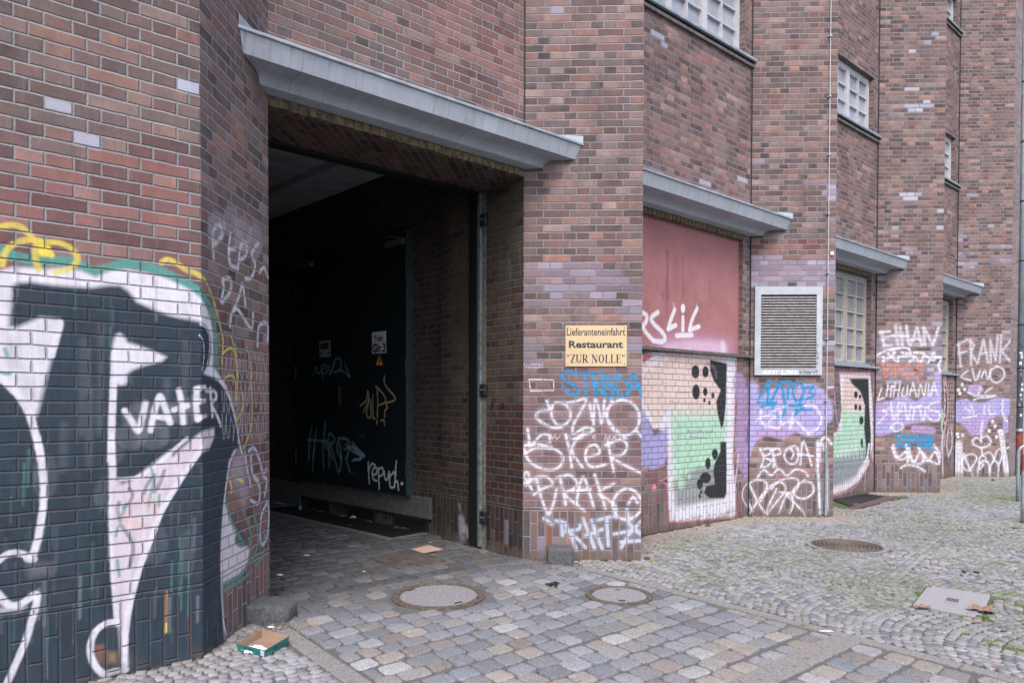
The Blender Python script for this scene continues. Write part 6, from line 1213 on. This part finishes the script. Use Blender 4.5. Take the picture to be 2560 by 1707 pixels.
# black litter: torn rubber strands
g_ = G(1385, 1461); m = MB(); rr = random.Random(5)
for k in range(7):
    a = rr.uniform(0, 3.14); c0 = (g_[0] + rr.uniform(-.04, .04), g_[1] + rr.uniform(-.04, .04)); pts = [(c0[0] + math.cos(a + .3 * i) * (i - 2) * .022, c0[1] + math.sin(a + .3 * i) * (i - 2) * .022, .008 + .010 * rr.random()) for i in range(5)]; m.tube(pts, [.004, .008, .009, .008, .003], 8)
tag(m.build('black_glove', simple('black_rubber', (22, 30, 34), .45), smooth=True), 'shredded black rubber glove on the cobbles between two manhole covers', 'litter')
# cigarette ends
def butt(x, y, a, label, L=.03):
    g_ = G(x, y); d = np.array([math.cos(a), math.sin(a)]); e = empty('cigarette_end', (g_[0], g_[1], .004), label, 'cigarette end')
    p0 = g_[:2] - d * L / 2; p1 = g_[:2]; p2 = g_[:2] + d * L / 2; m = MB(); m.tube([(*p0, .006), (*p1, .006)], .004, 8); m.build('filter', simple('filter_tan', (206, 140, 80), .8), e); m = MB(); m.tube([(*p1, .006), (*p2, .006)], .0042, 8); m.build('paper', M_white, e)
butt(910, 1431, .4, 'cigarette end on the dark cobbles left of the rusty plate'); butt(1028, 1583, 2.6, 'flattened cigarette end on the pale cobbles in front of the largest manhole cover'); butt(1076, 1357, .3, 'cigarette end on the cobbles at the corner of the black grating')
# leaves
def leaf(x, y, L, a, mat, label, curl=.35, seed=0, narrow=False, z=.004):
    g_ = G(x, y); rr = random.Random(seed); V = [(0, 0, 0)]; n_ = 30
    for k in range(n_):
        t = 2 * math.pi * k / n_
        r = (.5 + .5 * abs(math.cos(2.5 * t)) ** 1.3) * (.8 + .2 * rr.random()) if not narrow else (.35 + .65 * abs(math.cos(t)))
        X, Y = r * math.cos(t), r * math.sin(t) * (.8 if not narrow else .45); V.append((X, Y, curl * (abs(X) ** 1.6 * .35 + Y * Y * .5) + rr.uniform(-.03, .05)))
    V.append((-1.45, .05, .05)); V.append((-1.45, .0, .08)); out = []
    for X, Y, Z in V: out.append((g_[0] + L / 2 * (X * math.cos(a) - Y * math.sin(a)), g_[1] + L / 2 * (X * math.sin(a) + Y * math.cos(a)), z + L / 2 * max(Z, 0)))
    Fc = [(0, 1 + k, 1 + (k + 1) % n_) for k in range(n_)] + [(0, n_ + 1, n_ + 2)]
    tag(mesh('fallen_leaf', out, Fc, mat), label, 'leaf', 'fallen autumn leaves')
K5 = lambda x, y: (660 + x / 5.113, 1150 + y / 5.113)
LV = [((2458, 1522), .26, .5, M_leaf, 'large dry brown plane leaf on the right corner of the rectangular cover', .5, .012), ((2310, 1516), .15, .1, M_leaf, 'curled rust brown leaf on the left front edge of the rectangular cover', .7, .01), ((2494, 1664), .055, 1.7, M_leaf2, 'small upright ochre leaf near the kerb in the lower right corner', .8, .004),
      ((2442, 1550), .06, .3, M_leaf, 'tiny reddish leaf just in front of the rectangular cover', .3, .004), ((2514, 1571), .07, .9, M_leaf, 'brown leaf curled in moss right of the rectangular cover', .6, .004), (K5(1000, 738), .15, .4, M_leaf2, 'largest orange leaf in the gateway against the brick between two vents', .9, .004),
      (K5(1335, 792), .11, 1.2, M_leaf, 'orange leaf at the right end of the middle vent', .8, .004), (K5(1380, 806), .08, 2.2, M_leaf2, 'small curled leaf beside the brick right of the middle vent', .9, .004), (K5(1720, 862), .10, .2, M_leaf, 'leaf at the left end of the nearest vent', .8, .004), (K5(1790, 880), .10, 2., M_leaf2, 'orange leaf under the middle of the nearest vent', .8, .004),
      (K5(1860, 888), .09, .8, M_leaf, 'leaf under the nearest vent, right of the middle', .7, .004), (K5(2050, 918), .09, 1.5, M_leaf, 'leaf at the right end of the nearest vent', .6, .004), (K5(1690, 876), .08, 2.9, M_leaf, 'brown leaf on the grating in front of the nearest vent', .5, .004), (K5(740, 676), .11, .6, M_leaf2, 'orange leaf in front of the far vent', .8, .004),
      (K5(650, 640), .13, 1.9, M_leaf2, 'long ochre leaf standing up before the far vent', 1.1, .004), (K5(1118, 845), .09, .1, M_leaf2, 'pale yellow leaf alone on the black grating', .2, .006), (K5(625, 1076), .11, .5, M_leaf, 'pale leaf on the dark cobbles well in front of the grating', .4, .006), ((2541, 1313), .16, .2, M_leaf, 'brown leaf near the bicycle stand at the right edge', .4, .004), ((2212, 1408), .08, .2, M_leaf, 'small brown leaf in the mosaic paving below the iron cover', .3, .004), ((2100, 1455), .07, 1.2, M_leaf2, 'yellow brown leaf among moss in front of the iron cover', .5, .004), ((2218, 1264), .13, .1, M_leaf, 'thin brown leaf behind the iron manhole cover', .3, .004), ((2141, 1256), .14, .1, M_leaf2, 'pale strip of leaf on the maroon edge of the light well grating', .1, .006)]
for i, (p, L, a, mt, lb, cu, z) in enumerate(LV): leaf(*p, L, a, mt, lb, cu, i, i in (2, 15), z)
for i, (x, y, s_) in enumerate(((1619, 1396, .03), (2412, 1425, .03), (2443, 1426, .025), (1771, 1312, .03), (2483, 1194.5, .04))):
    g_ = G(x, y); m = MB(); f_ = Frame(g_[:2], i * 1.1); m.box(f_, -s_, s_, -s_ * .6, s_ * .6, 0, s_ * .7)
    o = m.build('pebble', simple('dark_pebble', (74, 64, 62), .9, 0, 40, .3), smooth=True, bevel=s_ * .3); o['label'] = ['dark lump of stone by the foot of the first brick pier', 'small dark stone on the paving left of the pair above the rectangular cover', 'small dark stone on the paving right of the pair above the rectangular cover', 'grey stone at the wall under the pale mural', 'dark lump on the far paving before the last pier'][i]; o['category'] = 'stone'
# bicycle stands
def hoop(x, y, h, L, a, label, x_=None):
    g_ = G(x, y); d = np.array([math.cos(a), math.sin(a)]); e = empty('bicycle_stand', (g_[0], g_[1], 0), label, 'bicycle stand', 'galvanised bicycle stands')
    p0 = g_[:2]; p1 = p0 + d * L; R_ = .12; pts = [(*p0, -.05), (*p0, .3), (*p0, h - R_)]
    for k in range(1, 7): t = math.pi / 2 * k / 6; pts.append((*(p0 + d * R_ * (1 - math.cos(t))), h - R_ + R_ * math.sin(t)))
    for k in range(7): t = math.pi / 2 * k / 6; pts.append((*(p1 - d * R_ * (1 - math.sin(t))), h - R_ + R_ * math.cos(t)))
    pts += [(*p1, .3), (*p1, -.05)]
    m = MB(); m.tube(pts, .026, 14); m.build('hoop', M_galv, e, smooth=True); m = MB(); m.tube([(*p0, h * .42), (*p1, h * .42)], .018, 12); m.build('crossbar', M_galv, e, smooth=True)
hoop(2545, 1246, .90, .75, math.radians(-8), 'galvanised hoop bicycle stand nearer the last brick pier'); hoop(2558, 1300, .74, .75, math.radians(-8), 'galvanised hoop bicycle stand cut by the right edge of the view')
# house beyond
hb = empty('far_house', (17, 24, 0), 'pale plastered house glimpsed past the downpipe at the right edge', 'building'); hf = Frame((15.5, 22.5), math.radians(-20))
m = MB(); m.box(hf, -2, 14, -8, 0, 0, 11); m.build('wall', simple('pink_plaster', (176, 148, 142), .9, 0, 3, .1), hb); m = MB(); m.box(hf, -2.2, 14.2, -8.2, .3, 11, 11.3); m.build('roof', M_sill, hb)
for i in range(5):
    for j in range(3):
        m = MB(); a = .2 + i * 2.6; z = 1.4 + j * 3.1; m.box(hf, a, a + 1.2, .0, .03, z, z + 1.7); w_ = m.build('window', M_frameG, hb); m = MB(); m.box(hf, a + .08, a + 1.12, .031, .036, z + .08, z + 1.62); m.build('pane', simple('dark_pane', (60, 66, 76), .2), w_)
